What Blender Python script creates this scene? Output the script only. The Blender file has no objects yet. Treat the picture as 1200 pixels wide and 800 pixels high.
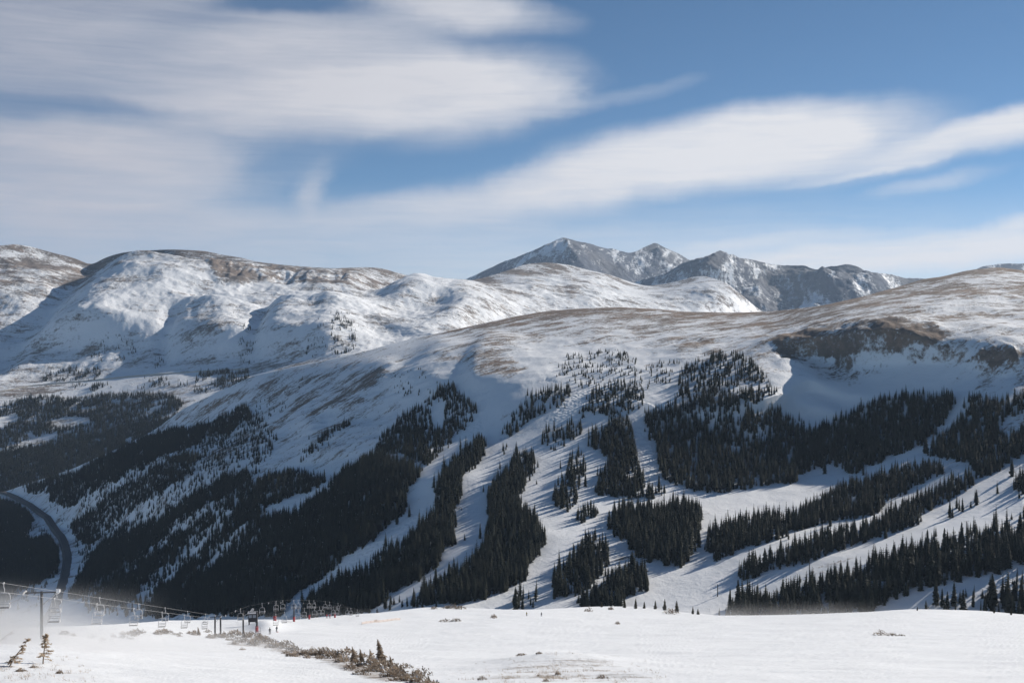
import bpy, math, random
import numpy as np
from math import radians as R, sin, cos, pi
random.seed(7); rng = np.random.default_rng(7)
C = bpy.context.scene.collection
sc = bpy.context.scene
F = 1287.0                    # focal length in photo pixels (photo 1200 x 800)
SUN_AZ, SUN_EL = R(56), R(28)

# ------------------------------------------------------------------ helpers
def ip(pts, x):
    p = np.array(pts, float); return np.interp(x, p[:, 0], p[:, 1])
def smooth_ip(pts, x, w=6):
    # linear interpolation softened over +-w px
    return sum(ip(pts, np.asarray(x) + k * w / 2) for k in (-2, -1, 0, 1, 2)) / 5
def ss(a, b, x):
    t = np.clip((x - a) / (b - a), 0, 1); return t * t * (3 - 2 * t)
def _hash(ix, iy, seed):
    h = (ix.astype(np.int64) * 374761393 + iy.astype(np.int64) * 668265263 + seed * 1442695041) & 0xFFFFFFFF
    h = ((h ^ (h >> 13)) * 1274126177) & 0xFFFFFFFF
    return ((h ^ (h >> 16)) & 0xFFFF) / 65535.0 * 2 * pi
def perlin(x, y, seed=0):
    x0 = np.floor(x); y0 = np.floor(y); fx = x - x0; fy = y - y0
    u = fx * fx * fx * (fx * (fx * 6 - 15) + 10); v = fy * fy * fy * (fy * (fy * 6 - 15) + 10)
    def g(ix, iy, dx, dy):
        a = _hash(ix, iy, seed); return np.cos(a) * dx + np.sin(a) * dy
    n00 = g(x0, y0, fx, fy); n10 = g(x0 + 1, y0, fx - 1, fy)
    n01 = g(x0, y0 + 1, fx, fy - 1); n11 = g(x0 + 1, y0 + 1, fx - 1, fy - 1)
    return (n00 * (1 - u) + n10 * u) * (1 - v) + (n01 * (1 - u) + n11 * u) * v
def fbm(x, y, wl, octv=5, seed=0, gain=.5):
    s = 0; a = 1
    for k in range(octv):
        s = s + a * perlin(x / wl, y / wl, seed + k); wl /= 2.03; a *= gain
    return s
def ridged(x, y, wl, octv=4, seed=0, gain=.5):
    s = 0; a = 1
    for k in range(octv):
        s = s + a * (.45 - np.abs(perlin(x / wl, y / wl, seed + k)) * 1.6); wl /= 2.1; a *= gain
    return s
class RBF:
    def __init__(s, pts, su=350., sv=110., lam=1e-4):
        p = np.array(pts, float); s.c = p[:, :2] / (su, sv); s.sc = (su, sv); n = len(p)
        K = s.k(s.c, s.c) + lam * np.eye(n); P = np.c_[np.ones(n), s.c]
        A = np.block([[K, P], [P.T, np.zeros((3, 3))]])
        s.w = np.linalg.solve(A, np.r_[np.log(p[:, 2]), 0, 0, 0])
    @staticmethod
    def k(a, b):
        d2 = ((a[:, None] - b[None]) ** 2).sum(-1); return .5 * d2 * np.log(d2 + 1e-12)
    def __call__(s, u, v):
        sh = np.broadcast(u, v).shape
        q = np.c_[np.broadcast_to(u, sh).ravel(), np.broadcast_to(v, sh).ravel()] / s.sc
        out = np.empty(len(q))
        for i in range(0, len(q), 50000):
            qq = q[i:i + 50000]; out[i:i + 50000] = s.k(qq, s.c) @ s.w[:-3] + np.c_[np.ones(len(qq)), qq] @ s.w[-3:]
        return np.exp(out).reshape(sh)
def inside(poly, u, v):
    p = np.array(poly, float); r = np.zeros(np.shape(u), bool); j = len(p) - 1
    for i in range(len(p)):
        (xi, yi), (xj, yj) = p[i], p[j]
        if yi != yj:
            r ^= ((yi > v) != (yj > v)) & (u < (xj - xi) * (v - yi) / (yj - yi) + xi)
        j = i
    return r
def poly_sd(poly, u, v):
    # signed distance in px, positive inside
    p = np.array(poly, float); d = np.full(np.shape(u), 1e9)
    for i in range(len(p)):
        a, b = p[i], p[(i + 1) % len(p)]; e = b - a
        t = np.clip(((u - a[0]) * e[0] + (v - a[1]) * e[1]) / (e @ e + 1e-9), 0, 1)
        d = np.minimum(d, np.hypot(u - a[0] - t * e[0], v - a[1] - t * e[1]))
    return np.where(inside(poly, u, v), d, -d)
def ridge(U, V, pts, amp, wl, wr, fade=15, crisp=False):
    # a spur: line u(v) with a steep left and a gentle right flank, amp in metres
    p = np.array(sorted(pts, key=lambda q: q[1]), float)
    du = U - np.interp(V, p[:, 1], p[:, 0])
    f = ss(p[0, 1] - fade, p[0, 1] + 4, V) * (1 - ss(p[-1, 1] - 4, p[-1, 1] + fade, V))
    if crisp: f = ss(p[0, 1], p[0, 1] + fade, V) * (1 - ss(p[-1, 1] - 4, p[-1, 1] + fade, V)); return amp * f * np.exp(-np.abs(du) / np.where(du < 0, wl, wr))
    return amp * f * np.where(du < 0, np.exp(-(du / wl) ** 2), np.exp(-(du / wr) ** 2))
def new_mesh(name, V, Fc, mats=(), smooth=False, attrs=None):
    me = bpy.data.meshes.new(name)
    V = np.asarray(V, np.float32); 
    if isinstance(Fc, np.ndarray):
        k = Fc.shape[1]; n = len(Fc)
        me.vertices.add(len(V)); me.vertices.foreach_set('co', V.ravel())
        me.loops.add(n * k); me.loops.foreach_set('vertex_index', Fc.astype(np.int32).ravel())
        me.polygons.add(n); me.polygons.foreach_set('loop_start', np.arange(n, dtype=np.int32) * k)
        me.update(calc_edges=True)
    else:
        me.from_pydata(V.tolist(), [], Fc); me.update()
    for m in mats: me.materials.append(m)
    if smooth: me.polygons.foreach_set('use_smooth', np.ones(len(me.polygons), bool))
    for k, a in (attrs or {}).items():
        at = me.attributes.new(k, 'FLOAT', 'POINT'); at.data.foreach_set('value', np.asarray(a, np.float32).ravel())
    return me
def link(name, me, parent=None, loc=None):
    o = bpy.data.objects.new(name, me); C.objects.link(o)
    if parent: o.parent = parent
    if loc is not None: o.location = loc
    return o
def tag(o, label=None, cat=None, group=None, kind=None):
    if label: o['label'] = label
    if cat: o['category'] = cat
    if group: o['group'] = group
    if kind: o['kind'] = kind
    return o
def empty(name, loc, rz=0):
    o = link(name, None, None, loc); o.rotation_euler.z = rz; return o
def copy_tree(o, parent=None):
    c = o.copy(); C.objects.link(c)
    if parent: c.parent = parent
    for ch in o.children: copy_tree(ch, c)
    return c
class MB:
    def __init__(s): s.v = []; s.f = []
    def add(s, V, Fs):
        b = len(s.v); s.v += [tuple(map(float, q)) for q in V]; s.f += [tuple(b + i for i in f) for f in Fs]; return s
    def box(s, c, d, rot=None, bev=0.0):
        x, y, z = (q / 2 for q in d); V = [(i * x, j * y, k * z) for k in (-1, 1) for j in (-1, 1) for i in (-1, 1)]
        if rot is not None: V = [tuple(rot @ np.array(q)) for q in V]
        return s.add([(q[0] + c[0], q[1] + c[1], q[2] + c[2]) for q in V],
                     [(0, 2, 3, 1), (4, 5, 7, 6), (0, 1, 5, 4), (2, 6, 7, 3), (0, 4, 6, 2), (1, 3, 7, 5)])
    def tube(s, pts, r, n=7, cap=True):
        P = np.array(pts, float); m = len(P); r = np.broadcast_to(r, (m,)); T = np.gradient(P, axis=0)
        V = []
        for i in range(m):
            t = T[i] / (np.linalg.norm(T[i]) + 1e-9); a = np.array([0, 0, 1.]) if abs(t[2]) < .9 else np.array([1., 0, 0])
            x = np.cross(t, a); x /= np.linalg.norm(x); y = np.cross(t, x)
            V += [P[i] + r[i] * (x * cos(2 * pi * k / n) + y * sin(2 * pi * k / n)) for k in range(n)]
        Fs = [(i * n + k, i * n + (k + 1) % n, (i + 1) * n + (k + 1) % n, (i + 1) * n + k) for i in range(m - 1) for k in range(n)]
        if cap: Fs += [tuple(range(n))[::-1], tuple((m - 1) * n + k for k in range(n))]
        return s.add(V, Fs)
    def disc(s, c, r, w, axis=0, n=14):
        a = [0, 0, 0]; a[axis] = w / 2; a = np.array(a); return s.tube([np.array(c) - a, np.array(c) + a], r, n)
    def mesh(s, name, m, smooth=False): return new_mesh(name, s.v, s.f, [m], smooth)
    def build(s, name, m, parent=None, smooth=False): return link(name, s.mesh(name, m, smooth), parent)

# ------------------------------------------------------------------ node helpers
class NT:
    def __init__(s, nt): s.t = nt; nt.nodes.clear()
    def n(s, typ, props=None, **inp):
        nd = s.t.nodes.new(typ)
        for k, v in (props or {}).items(): setattr(nd, k, v)
        for k, v in inp.items():
            key = int(k[1:]) if k[0] == 'i' and k[1:].isdigit() else k.replace('_', ' ')
            if hasattr(v, 'is_linked') or isinstance(v, bpy.types.NodeSocket): s.t.links.new(v, nd.inputs[key])
            else: nd.inputs[key].default_value = v
        return nd
    def m(s, op, a, b=0.0, c=0.0, clamp=False):
        return s.n('ShaderNodeMath', {'operation': op, 'use_clamp': clamp}, i0=a, i1=b, i2=c).outputs[0]
    def ramp(s, x, a, b, lo=0., hi=1.):
        return s.n('ShaderNodeMapRange', {'interpolation_type': 'SMOOTHSTEP'}, i0=x, i1=a, i2=b, i3=lo, i4=hi).outputs[0]
    def mix(s, f, a, b):
        nd = s.n('ShaderNodeMix', {'data_type': 'RGBA'}); 
        for i, v in ((0, f), (6, a), (7, b)):
            if isinstance(v, bpy.types.NodeSocket): s.t.links.new(v, nd.inputs[i])
            else: nd.inputs[i].default_value = v if i == 0 else (*v, 1)
        return nd.outputs[2]
    def noise(s, vec, scale, detail=4, rough=.55, dist=0.):
        return s.n('ShaderNodeTexNoise', None, Vector=vec, Scale=scale, Detail=detail, Roughness=rough, Distortion=dist).outputs[0]
    def link(s, a, b): s.t.links.new(a, b)
def material(name):
    m = bpy.data.materials.new(name); m.use_nodes = True; return m, NT(m.node_tree)
def simple(name, col, rough=.6, metal=0., var=.25, scale=3.):
    m, t = material(name); tc = t.n('ShaderNodeTexCoord').outputs['Object']
    nz = t.noise(tc, scale, 5)
    lo = tuple(c * (1 - var) for c in col); hi = tuple(min(1, c * (1 + var)) for c in col)
    b = t.n('ShaderNodeBsdfPrincipled', None, Base_Color=t.mix(nz, lo, hi), Roughness=rough, Metallic=metal)
    o = t.n('ShaderNodeOutputMaterial'); t.link(b.outputs[0], o.inputs[0]); return m
def mountain_mat(name, s1, rockA, rockB, bump, streak=(1, 1, 1), streak_rot=0., snow=(.83, .85, .88), contrast=1.5, mogul=False):
    """snow over bare ground; the attribute 'bare' says how much of the ground the wind has cleared"""
    m, t = material(name); pos = t.n('ShaderNodeNewGeometry').outputs['Position']
    bare = t.n('ShaderNodeAttribute', {'attribute_name': 'bare'}).outputs['Fac']
    n1 = t.noise(pos, 1 / s1, 10, .62, .3)
    def sq(rot, sc_):
        a = t.n('ShaderNodeMapping', None, Vector=pos, Rotation=(0, 0, rot)).outputs[0]
        return t.n('ShaderNodeMapping', None, Vector=a, Scale=sc_).outputs[0]
    mp = sq(streak_rot, streak)
    n2 = t.noise(mp, 1 / (s1 * .6), 8, .6, .6)
    n3 = t.noise(pos, 1 / (s1 * .07), 6, .65)
    n4 = t.noise(pos, 1 / (s1 * .25), 8, .7); n5 = t.noise(pos, 1 / (s1 * 1.7), 3)
    mp4 = sq(streak_rot + .12, streak)
    n6 = t.noise(mp4, 1 / (s1 * .16), 6, .65, .4)
    nn = t.m('ADD', t.m('ADD', t.m('ADD', t.m('MULTIPLY', n1, .25), t.m('MULTIPLY', n2, .3)), t.m('MULTIPLY', n3, .2)), t.m('ADD', t.m('MULTIPLY', n6, .25), t.m('MULTIPLY', n4, .0)))
    val = t.m('ADD', bare, t.m('MULTIPLY', t.m('SUBTRACT', nn, .5), contrast * 3.2))
    mask = t.ramp(val, .38, .82)
    rock = t.mix(t.ramp(n4, .35, .65), rockA, rockB)
    rock = t.mix(t.m('MULTIPLY', t.ramp(n5, .4, .65), .5), rock, (.15, .14, .135))
    sn = t.mix(t.ramp(n5, .3, .7), snow, tuple(c * .95 for c in snow))
    col = t.mix(mask, sn, rock)
    hgt = t.m('ADD', t.m('MULTIPLY', n3, .5), t.m('MULTIPLY', n4, t.m('ADD', .35, mask)))
    bp = t.n('ShaderNodeBump', None, Strength=.8, Distance=bump, Height=hgt).outputs[0]
    if mogul:
        mg = t.n('ShaderNodeAttribute', {'attribute_name': 'mogul'}).outputs['Fac']
        vr = t.n('ShaderNodeTexVoronoi', {'feature': 'SMOOTH_F1'}, Vector=pos, Scale=.24).outputs[0]
        h2 = t.m('MULTIPLY', t.m('SUBTRACT', 1., vr), mg)
        bp = t.n('ShaderNodeBump', None, Strength=1., Distance=1.5, Height=h2, Normal=bp).outputs[0]
    b = t.n('ShaderNodeBsdfPrincipled', None, Base_Color=col, Roughness=t.m('ADD', .62, t.m('MULTIPLY', mask, .3)), Normal=bp)
    b.inputs['Specular IOR Level'].default_value = .25
    o = t.n('ShaderNodeOutputMaterial'); t.link(b.outputs[0], o.inputs[0]); return m

# ------------------------------------------------------------------ camera, light, sky
cam = bpy.data.cameras.new('camera'); cam.sensor_width = 36; cam.lens = 36 * F / 1200
cam.clip_start = .5; cam.clip_end = 60000
co = bpy.data.objects.new('camera', cam); C.objects.link(co); co.rotation_euler = (R(90), 0, 0); sc.camera = co
sun = bpy.data.lights.new('sun', 'SUN'); sun.energy = 4.9; sun.angle = R(.53); sun.color = (1, .925, .82)
so = bpy.data.objects.new('sun', sun); C.objects.link(so)
so.rotation_euler = (R(90) - SUN_EL, 0, pi - SUN_AZ)
def sky():
    w = bpy.data.worlds.new('World'); sc.world = w; w.use_nodes = True; t = NT(w.node_tree)
    st = t.n('ShaderNodeTexSky', {'sky_type': 'NISHITA', 'sun_disc': False, 'sun_elevation': SUN_EL, 'sun_rotation': SUN_AZ,
                                  'altitude': 3600, 'air_density': .8, 'dust_density': .1, 'ozone_density': 4.0})
    d = t.n('ShaderNodeTexCoord').outputs['Generated']
    sp = t.n('ShaderNodeSeparateXYZ', None, Vector=d).outputs
    az = t.m('MULTIPLY', t.m('ARCTAN2', sp[0], sp[1]), 57.2958)
    el = t.m('MULTIPLY', t.m('ARCSINE', sp[2]), 57.2958)
    v0 = t.n('ShaderNodeCombineXYZ', None, X=az, Y=el).outputs[0]
    def warp(scale, amt, src):
        nz = t.n('ShaderNodeTexNoise', None, Vector=src, Scale=scale, Detail=3.).outputs['Color']
        o = t.n('ShaderNodeVectorMath', {'operation': 'SUBTRACT'}, i0=nz, i1=(.5, .5, .5)).outputs[0]
        o = t.n('ShaderNodeVectorMath', {'operation': 'MULTIPLY'}, i0=o, i1=(amt[0], amt[1], 0)).outputs[0]
        return t.n('ShaderNodeVectorMath', {'operation': 'ADD'}, i0=src, i1=o).outputs[0]
    vw = warp(.11, (4.5, 1.5), v0); vw = warp(.5, (1.6, .45), vw); vw = warp(2.2, (.5, .12), vw)
    w2 = t.n('ShaderNodeSeparateXYZ', None, Vector=vw).outputs
    def pxdir(u, v):
        x, z = (u - 600) / F, (400 - v) / F; a = math.atan(x); return math.degrees(a), math.degrees(math.atan(z * cos(a)))
    def ell(u, v, ru, rv, rot, soft=(1., .35), up=1.0):
        a, e = pxdir(u, v); k = 57.2958 / F; c_, s_ = cos(R(rot)), sin(R(rot))
        dx = t.m('SUBTRACT', w2[0], a); dy = t.m('SUBTRACT', w2[1], e)
        p = t.m('DIVIDE', t.m('ADD', t.m('MULTIPLY', dx, c_), t.m('MULTIPLY', dy, s_)), ru * k)
        q = t.m('DIVIDE', t.m('SUBTRACT', t.m('MULTIPLY', dy, c_), t.m('MULTIPLY', dx, s_)), rv * k)
        if up != 1.0:   # crisper upper edge
            q = t.m('MAXIMUM', t.m('MULTIPLY', q, up), t.m('MULTIPLY', q, -1.))
        r = t.m('SQRT', t.m('ADD', t.m('MULTIPLY', p, p), t.m('MULTIPLY', q, q)))
        return t.ramp(r, soft[0], soft[1])
    mp = t.n('ShaderNodeMapping', None, Vector=vw, Rotation=(0, 0, R(-9)), Scale=(.10, .62, 1)).outputs[0]
    fib = t.noise(mp, 1.0, 8, .58, .4)
    mp2 = t.n('ShaderNodeMapping', None, Vector=vw, Rotation=(0, 0, R(-14)), Scale=(.05, .25, 1)).outputs[0]
    big = t.noise(mp2, 1.0, 4, .5, .3)
    parts = [  # u, v, ru, rv, tilt, weight, soft, up
        (150, 60, 420, 110, 3, .62, (1.1, .2), 1.0), (500, 105, 210, 76, 4, .93, (1.08, .35), 1.25), (590, 98, 112, 42, -6, .75, (1.0, .45), 1.3),
        (330, 118, 240, 62, 8, .72, (1.1, .2), 1.0), (540, 8, 150, 32, -7, .78, (1.05, .3), 1.2), (400, 45, 210, 34, 8, .5, (1.1, .2), 1.0),
        (60, 200, 240, 70, -2, .70, (1.0, .45), 1.15), (150, 172, 190, 38, -4, .62, (1.0, .4), 1.2), (60, 250, 360, 70, 0, .5, (1.1, .1), 1.0), (300, 205, 130, 30, 12, .35, (1.1, .1), 1.0),
        (374, 222, 26, 40, -20, .5, (1.1, .1), 1.0), (360, 262, 420, 34, 0, .34, (1.1, .1), 1.0),
        (860, 172, 275, 62, 6, .96, (1.0, .42), 1.15), (720, 205, 250, 48, 11, .88, (1.05, .2), 1.2), (600, 228, 190, 32, 8, .62, (1.1, .1), 1.0), (470, 245, 150, 20, 5, .4, (1.1, .1), 1.0),
        (690, 122, 160, 13, 12, .24, (1.1, .05), 1.0), (1130, 160, 150, 24, 13, .85, (1.05, .2), 1.1), (1250, 140, 140, 26, 10, .9, (1.05, .2), 1.0), (1040, 185, 220, 26, 9, .4, (1.1, .05), 1.0),
        (1010, 203, 120, 6, 9, .5, (1.1, .05), 1.0), (1090, 214, 90, 12, 8, .35, (1.1, .05), 1.0),
        (1120, 288, 330, 26, 5, .90, (1.05, .15), 1.15), (960, 306, 300, 22, 1, .62, (1.1, .1), 1.0), (1180, 262, 180, 14, 7, .7, (1.1, .1), 1.0), (880, 285, 240, 10, 4, .35, (1.1, .1), 1.0),
        (600, 330, 1500, 115, 0, .58, (1.05, .1), 1.0),
    ]
    acc = None
    for (u, v, ru, rv, rot, wt, soft, up) in parts:
        e = t.m('MULTIPLY', ell(u, v, ru, rv, rot, soft, up), wt)
        acc = e if acc is None else t.m('SUBTRACT', 1., t.m('MULTIPLY', t.m('SUBTRACT', 1., acc), t.m('SUBTRACT', 1., e)))
    hole = t.m('ADD', t.m('MULTIPLY', ell(330, 4, 110, 15, 4, (1.1, .3)), .85), t.m('MULTIPLY', ell(100, 127, 160, 11, -1, (1.2, .1)), .5))
    hole = t.m('ADD', hole, t.m('MULTIPLY', ell(440, 182, 90, 20, 18, (1.2, .1)), .5))
    hole = t.m('ADD', hole, t.m('MULTIPLY', ell(325, 195, 60, 20, 12, (1.2, .1)), .55))
    hole = t.m('ADD', hole, t.m('MULTIPLY', ell(225, 30, 60, 18, 10, (1.2, .1)), .3), 0., True)
    acc = t.m('MULTIPLY', acc, t.m('SUBTRACT', 1., hole))
    # loose cirrus over the rest of the dome (outside the frame)
    rest = t.m('MULTIPLY', t.ramp(big, .45, .75), t.ramp(t.m('ABSOLUTE', az), 30., 60.))
    rest = t.m('MULTIPLY', rest, .12)
    acc = t.m('MAXIMUM', acc, rest)
    mp3 = t.n('ShaderNodeMapping', None, Vector=v0, Rotation=(0, 0, R(-12)), Scale=(.16, 2.3, 1)).outputs[0]
    fine = t.noise(mp3, 1.0, 7, .6, .8)
    tex = t.m('ADD', .58, t.m('ADD', t.m('MULTIPLY', t.ramp(fib, .28, .70), .34), t.m('MULTIPLY', t.ramp(fine, .3, .7), .24)))
    tex = t.m('ADD', t.m('MULTIPLY', tex, t.m('SUBTRACT', 1.25, acc)), t.m('MULTIPLY', acc, t.m('ADD', .55, t.m('MULTIPLY', tex, .35))))
    acc = t.m('MULTIPLY', acc, tex)
    acc = t.m('SUBTRACT', acc, t.m('MULTIPLY', t.ramp(big, .55, .8), .10))
    acc = t.m('MULTIPLY', t.m('MAXIMUM', acc, 0.), .95, 0., True)
    acc = t.m('MULTIPLY', acc, t.ramp(el, -1., 1.5))
    ccol = t.mix(t.ramp(t.m('ADD', az, t.m('MULTIPLY', big, 18.)), -22., 22.), (5.25, 5.25, 5.85), (8.1, 8.1, 8.4))
    blue = t.n('ShaderNodeVectorMath', {'operation': 'MULTIPLY'}, i0=st.outputs[0], i1=(.84, .97, .90)).outputs[0]
    col = t.mix(acc, blue, ccol)
    b = t.n('ShaderNodeBackground', None, Color=col, Strength=.085)
    o = t.n('ShaderNodeOutputWorld'); t.link(b.outputs[0], o.inputs[0])
sky()
sc.view_settings.view_transform = 'Standard'; sc.view_settings.look = 'None'; sc.view_settings.gamma = 1
sc.view_settings.exposure = 0.17
cy = sc.cycles
cy.use_denoising = True; cy.max_bounces = 6; cy.diffuse_bounces = 2; cy.volume_bounces = 1; cy.transparent_max_bounces = 8
cy.volume_step_rate = 1.0; cy.caustics_reflective = cy.caustics_refractive = False
cy.use_adaptive_sampling = True; cy.adaptive_threshold = .015; cy.filter_width = 1.5

# ------------------------------------------------------------------ terrain layers
S_MID = [(-900, 610), (-450, 600), (-100, 584), (3, 577), (23, 570), (83, 550), (143, 523), (182, 503), (216, 478), (256, 459), (297, 440),
         (340, 430), (400, 418), (430, 411), (455, 404), (480, 397), (520, 389), (548, 383), (602, 371), (636, 365), (670, 362), (720, 359.5),
         (771, 362), (800, 365), (850, 366), (901, 365), (935, 362), (969, 357), (1009, 348), (1053, 336), (1080, 327), (1104, 324),
         (1137, 316), (1171, 313), (1200, 317), (1280, 322), (1450, 315), (1900, 330)]
D_MID = RBF([(u, v, d * (1 + (float(np.interp(u, [400, 500, 600, 700, 800, 900, 1000, 1200], [.96, .95, 1, 1.03, 1.06, 1.08, 1.1, 1.1])) - 1) * float(ss(465, 540, v)))) for u, v, d in [(-450, 790, 1600), (-450, 700, 1900), (-450, 640, 2500), (-450, 600, 3000),
    (0, 790, 1450), (0, 700, 1850), (0, 620, 2450), (0, 577, 2950), (60, 690, 1800), (75, 640, 2150), (60, 620, 2350), (60, 560, 2700),
    (120, 580, 2260), (180, 505, 2480), (200, 790, 1180), (200, 700, 1480), (200, 600, 1850), (180, 540, 2200), (300, 440, 2330), (300, 500, 2020), (300, 560, 1720), (300, 620, 1500), (310, 700, 1270),
    (400, 790, 930), (400, 700, 1130), (400, 620, 1340), (400, 560, 1540), (400, 500, 1770), (400, 450, 2000), (400, 418, 2200),
    (480, 397, 2200), (500, 440, 1770), (500, 500, 1580), (500, 560, 1360), (500, 640, 1130), (500, 720, 950),
    (600, 790, 770), (600, 720, 880), (600, 650, 1020), (600, 560, 1240), (600, 500, 1400), (600, 450, 1540), (600, 410, 1800), (602, 371, 2250),
    (700, 720, 830), (700, 650, 960), (700, 560, 1170), (700, 500, 1330), (700, 450, 1480), (700, 410, 1720), (720, 360, 2250),
    (800, 720, 790), (800, 650, 920), (800, 590, 1080), (800, 500, 1300), (800, 440, 1480), (800, 400, 1720), (800, 365, 2200),
    (900, 720, 760), (900, 640, 890), (900, 580, 1080), (900, 500, 1280), (905, 440, 1440), (900, 400, 1600), (900, 366, 2100),
    (940, 495, 1345), (945, 470, 1420), (950, 430, 1520), (955, 385, 1590), (960, 358, 1950), (915, 470, 1360), (980, 490, 1335),
    (1000, 720, 730), (1000, 640, 840), (1000, 560, 1080), (1000, 490, 1330), (1000, 460, 1395), (1000, 430, 1460), (1000, 378, 1530), (1050, 485, 1290), (1050, 430, 1412), (1050, 376, 1476), (1053, 337, 2050),
    (1100, 720, 700), (1100, 640, 800), (1100, 560, 980), (1100, 480, 1260), (1100, 430, 1365), (1105, 386, 1422), (1137, 318, 2150),
    (1200, 790, 640), (1200, 720, 680), (1200, 640, 770), (1200, 560, 920), (1200, 470, 1190), (1200, 430, 1268), (1200, 402, 1312), (1200, 318, 2200),
    (1650, 790, 560), (1650, 700, 640), (1650, 560, 850), (1650, 470, 1150), (1650, 330, 2150)]], lam=2e-4)
def grid_layer(name, u0, u1, du, vb, vt, rows, D, disp, back, mat, bare_fn, extra=None, tpow=1.0):
    u = np.arange(u0, u1 + du, du); t = np.linspace(0, 1, rows)[:, None] ** tpow
    lo, hi = vb(u)[None], vt(u)[None]
    V = lo + (hi - lo) * t; U = np.broadcast_to(u[None], V.shape)
    d = D(U, V)
    d = np.maximum.accumulate(d + np.arange(rows)[:, None] * .05, axis=0)      # always farther as it climbs
    x = (U - 600) / F * d; z = (400 - V) / F * d
    dz = disp(U, V, x, d, t + 0 * V)
    P = np.stack([x, d, z + dz], -1)
    A = {'bare': bare_fn(U, V, x, d)}
    for k, f in (extra or {}).items(): A[k] = f(U, V, x, d)
    last = P[-1]; nb = len(back); Bk = []
    for (dist, drop) in back:                                   # the far side of the ridge
        q = last.copy(); q[:, 0] *= (last[:, 1] + dist) / last[:, 1]; q[:, 1] += dist
        q[:, 2] -= drop + 0.04 * dist * (1 + perlin(q[:, 0] / 150, q[:, 1] / 150, 5)); Bk.append(q)
    PP = np.concatenate([P, np.array(Bk)]) if nb else P
    for k in A: A[k] = np.concatenate([A[k]] + [A[k][-1:]] * nb)
    nr, nc = PP.shape[:2]; I = np.arange(nr * nc).reshape(nr, nc)
    Q = np.stack([I[:-1, :-1], I[:-1, 1:], I[1:, 1:], I[1:, :-1]], -1).reshape(-1, 4)
    me = new_mesh(name, PP.reshape(-1, 3), Q, [mat], True, A)
    o = link(name, me); o['kind'] = 'structure'
    return dict(o=o, u=u, U=U, V=V, P=P, u0=u0, du=du, rows=rows, lo=vb, hi=vt, tpow=tpow)
def at(L, u, v):
    """world point of a layer's surface seen at photo pixel (u, v)"""
    u = np.atleast_1d(np.asarray(u, float)); v = np.atleast_1d(np.asarray(v, float))
    lo, hi = L['lo'](u), L['hi'](u); t = np.clip((v - lo) / (hi - lo), 0, 1) ** (1 / L['tpow']) * (L['rows'] - 1.001)
    c = np.clip((u - L['u0']) / L['du'], 0, len(L['u']) - 1.001)
    i, j = t.astype(int), c.astype(int); a, b = (t - i)[:, None], (c - j)[:, None]; P = L['P']
    return (P[i, j] * (1 - a) + P[i + 1, j] * a) * (1 - b) + (P[i, j + 1] * (1 - a) + P[i + 1, j + 1] * a) * b
def zat(L, x, y):
    """height of a layer at world (x, y)"""
    x = np.atleast_1d(x); y = np.atleast_1d(y)
    c = np.clip((600 + F * x / y - L['u0']) / L['du'], 0, len(L['u']) - 1.001); j = c.astype(int); b = c - j; out = []
    for k in range(len(x)):
        z = [np.interp(y[k], L['P'][:, jj, 1], L['P'][:, jj, 2]) for jj in (j[k], j[k] + 1)]
        out.append(z[0] * (1 - b[k]) + z[1] * b[k])
    return np.array(out)

m_mid = mountain_mat('wind_scoured_snow', 60., (.30, .225, .175), (.17, .13, .105), 1.6, (.38, 1, 1), R(-33), contrast=1.6, mogul=True)
m_left = mountain_mat('alpine_snow', 150., (.27, .215, .18), (.14, .12, .11), 4., (.35, 1, 1), R(-12), contrast=1.45)
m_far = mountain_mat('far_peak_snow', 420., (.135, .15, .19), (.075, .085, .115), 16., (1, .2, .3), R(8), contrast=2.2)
m_fg = mountain_mat('packed_snow', 9., (.34, .27, .22), (.20, .155, .125), .22, (.35, 1, 1), R(8), contrast=.9)

# --- the near ski hill
S_FG = [(-900, 750), (-350, 742), (0, 737), (57, 735.5), (100, 734), (150, 731), (200, 727.5), (250, 726.5), (345, 726.5), (370, 724), (407, 720.5),
        (445, 718), (470, 715), (500, 711.5), (550, 712.5), (600, 714.5), (637, 714), (675, 711.5), (712, 710.5), (750, 711), (800, 717.5), (820, 718.5),
        (837, 721.5), (900, 721), (967, 719), (1017, 717), (1067, 713.5), (1100, 714), (1150, 715.5), (1200, 720), (1300, 722), (1900, 726)]
D_FG = RBF([(-450, 800, 58), (-450, 760, 96), (-450, 745, 160), (0, 800, 60), (0, 770, 85), (0, 752, 108), (0, 738, 175), (66, 745, 118), (66, 737, 200),
    (160, 800, 67), (160, 768, 108), (160, 745, 178), (160, 731, 290), (252, 800, 70), (252, 765, 135), (252, 744, 285), (252, 727, 400),
    (310, 800, 74), (310, 768, 140), (310, 747, 272), (322, 730, 340), (350, 727, 400), (405, 721, 450), (405, 740, 325), (450, 785, 105), (450, 765, 165),
    (600, 715, 520), (600, 740, 330), (600, 760, 200), (600, 780, 118), (600, 800, 76), (850, 722, 520), (850, 740, 340), (850, 765, 180), (850, 800, 76),
    (1100, 714, 560), (1200, 720, 550), (1200, 740, 340), (1200, 765, 180), (1200, 800, 76), (1650, 724, 540), (1650, 740, 330), (1650, 765, 180), (1650, 800, 76)], su=350, sv=45, lam=3e-4)
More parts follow.
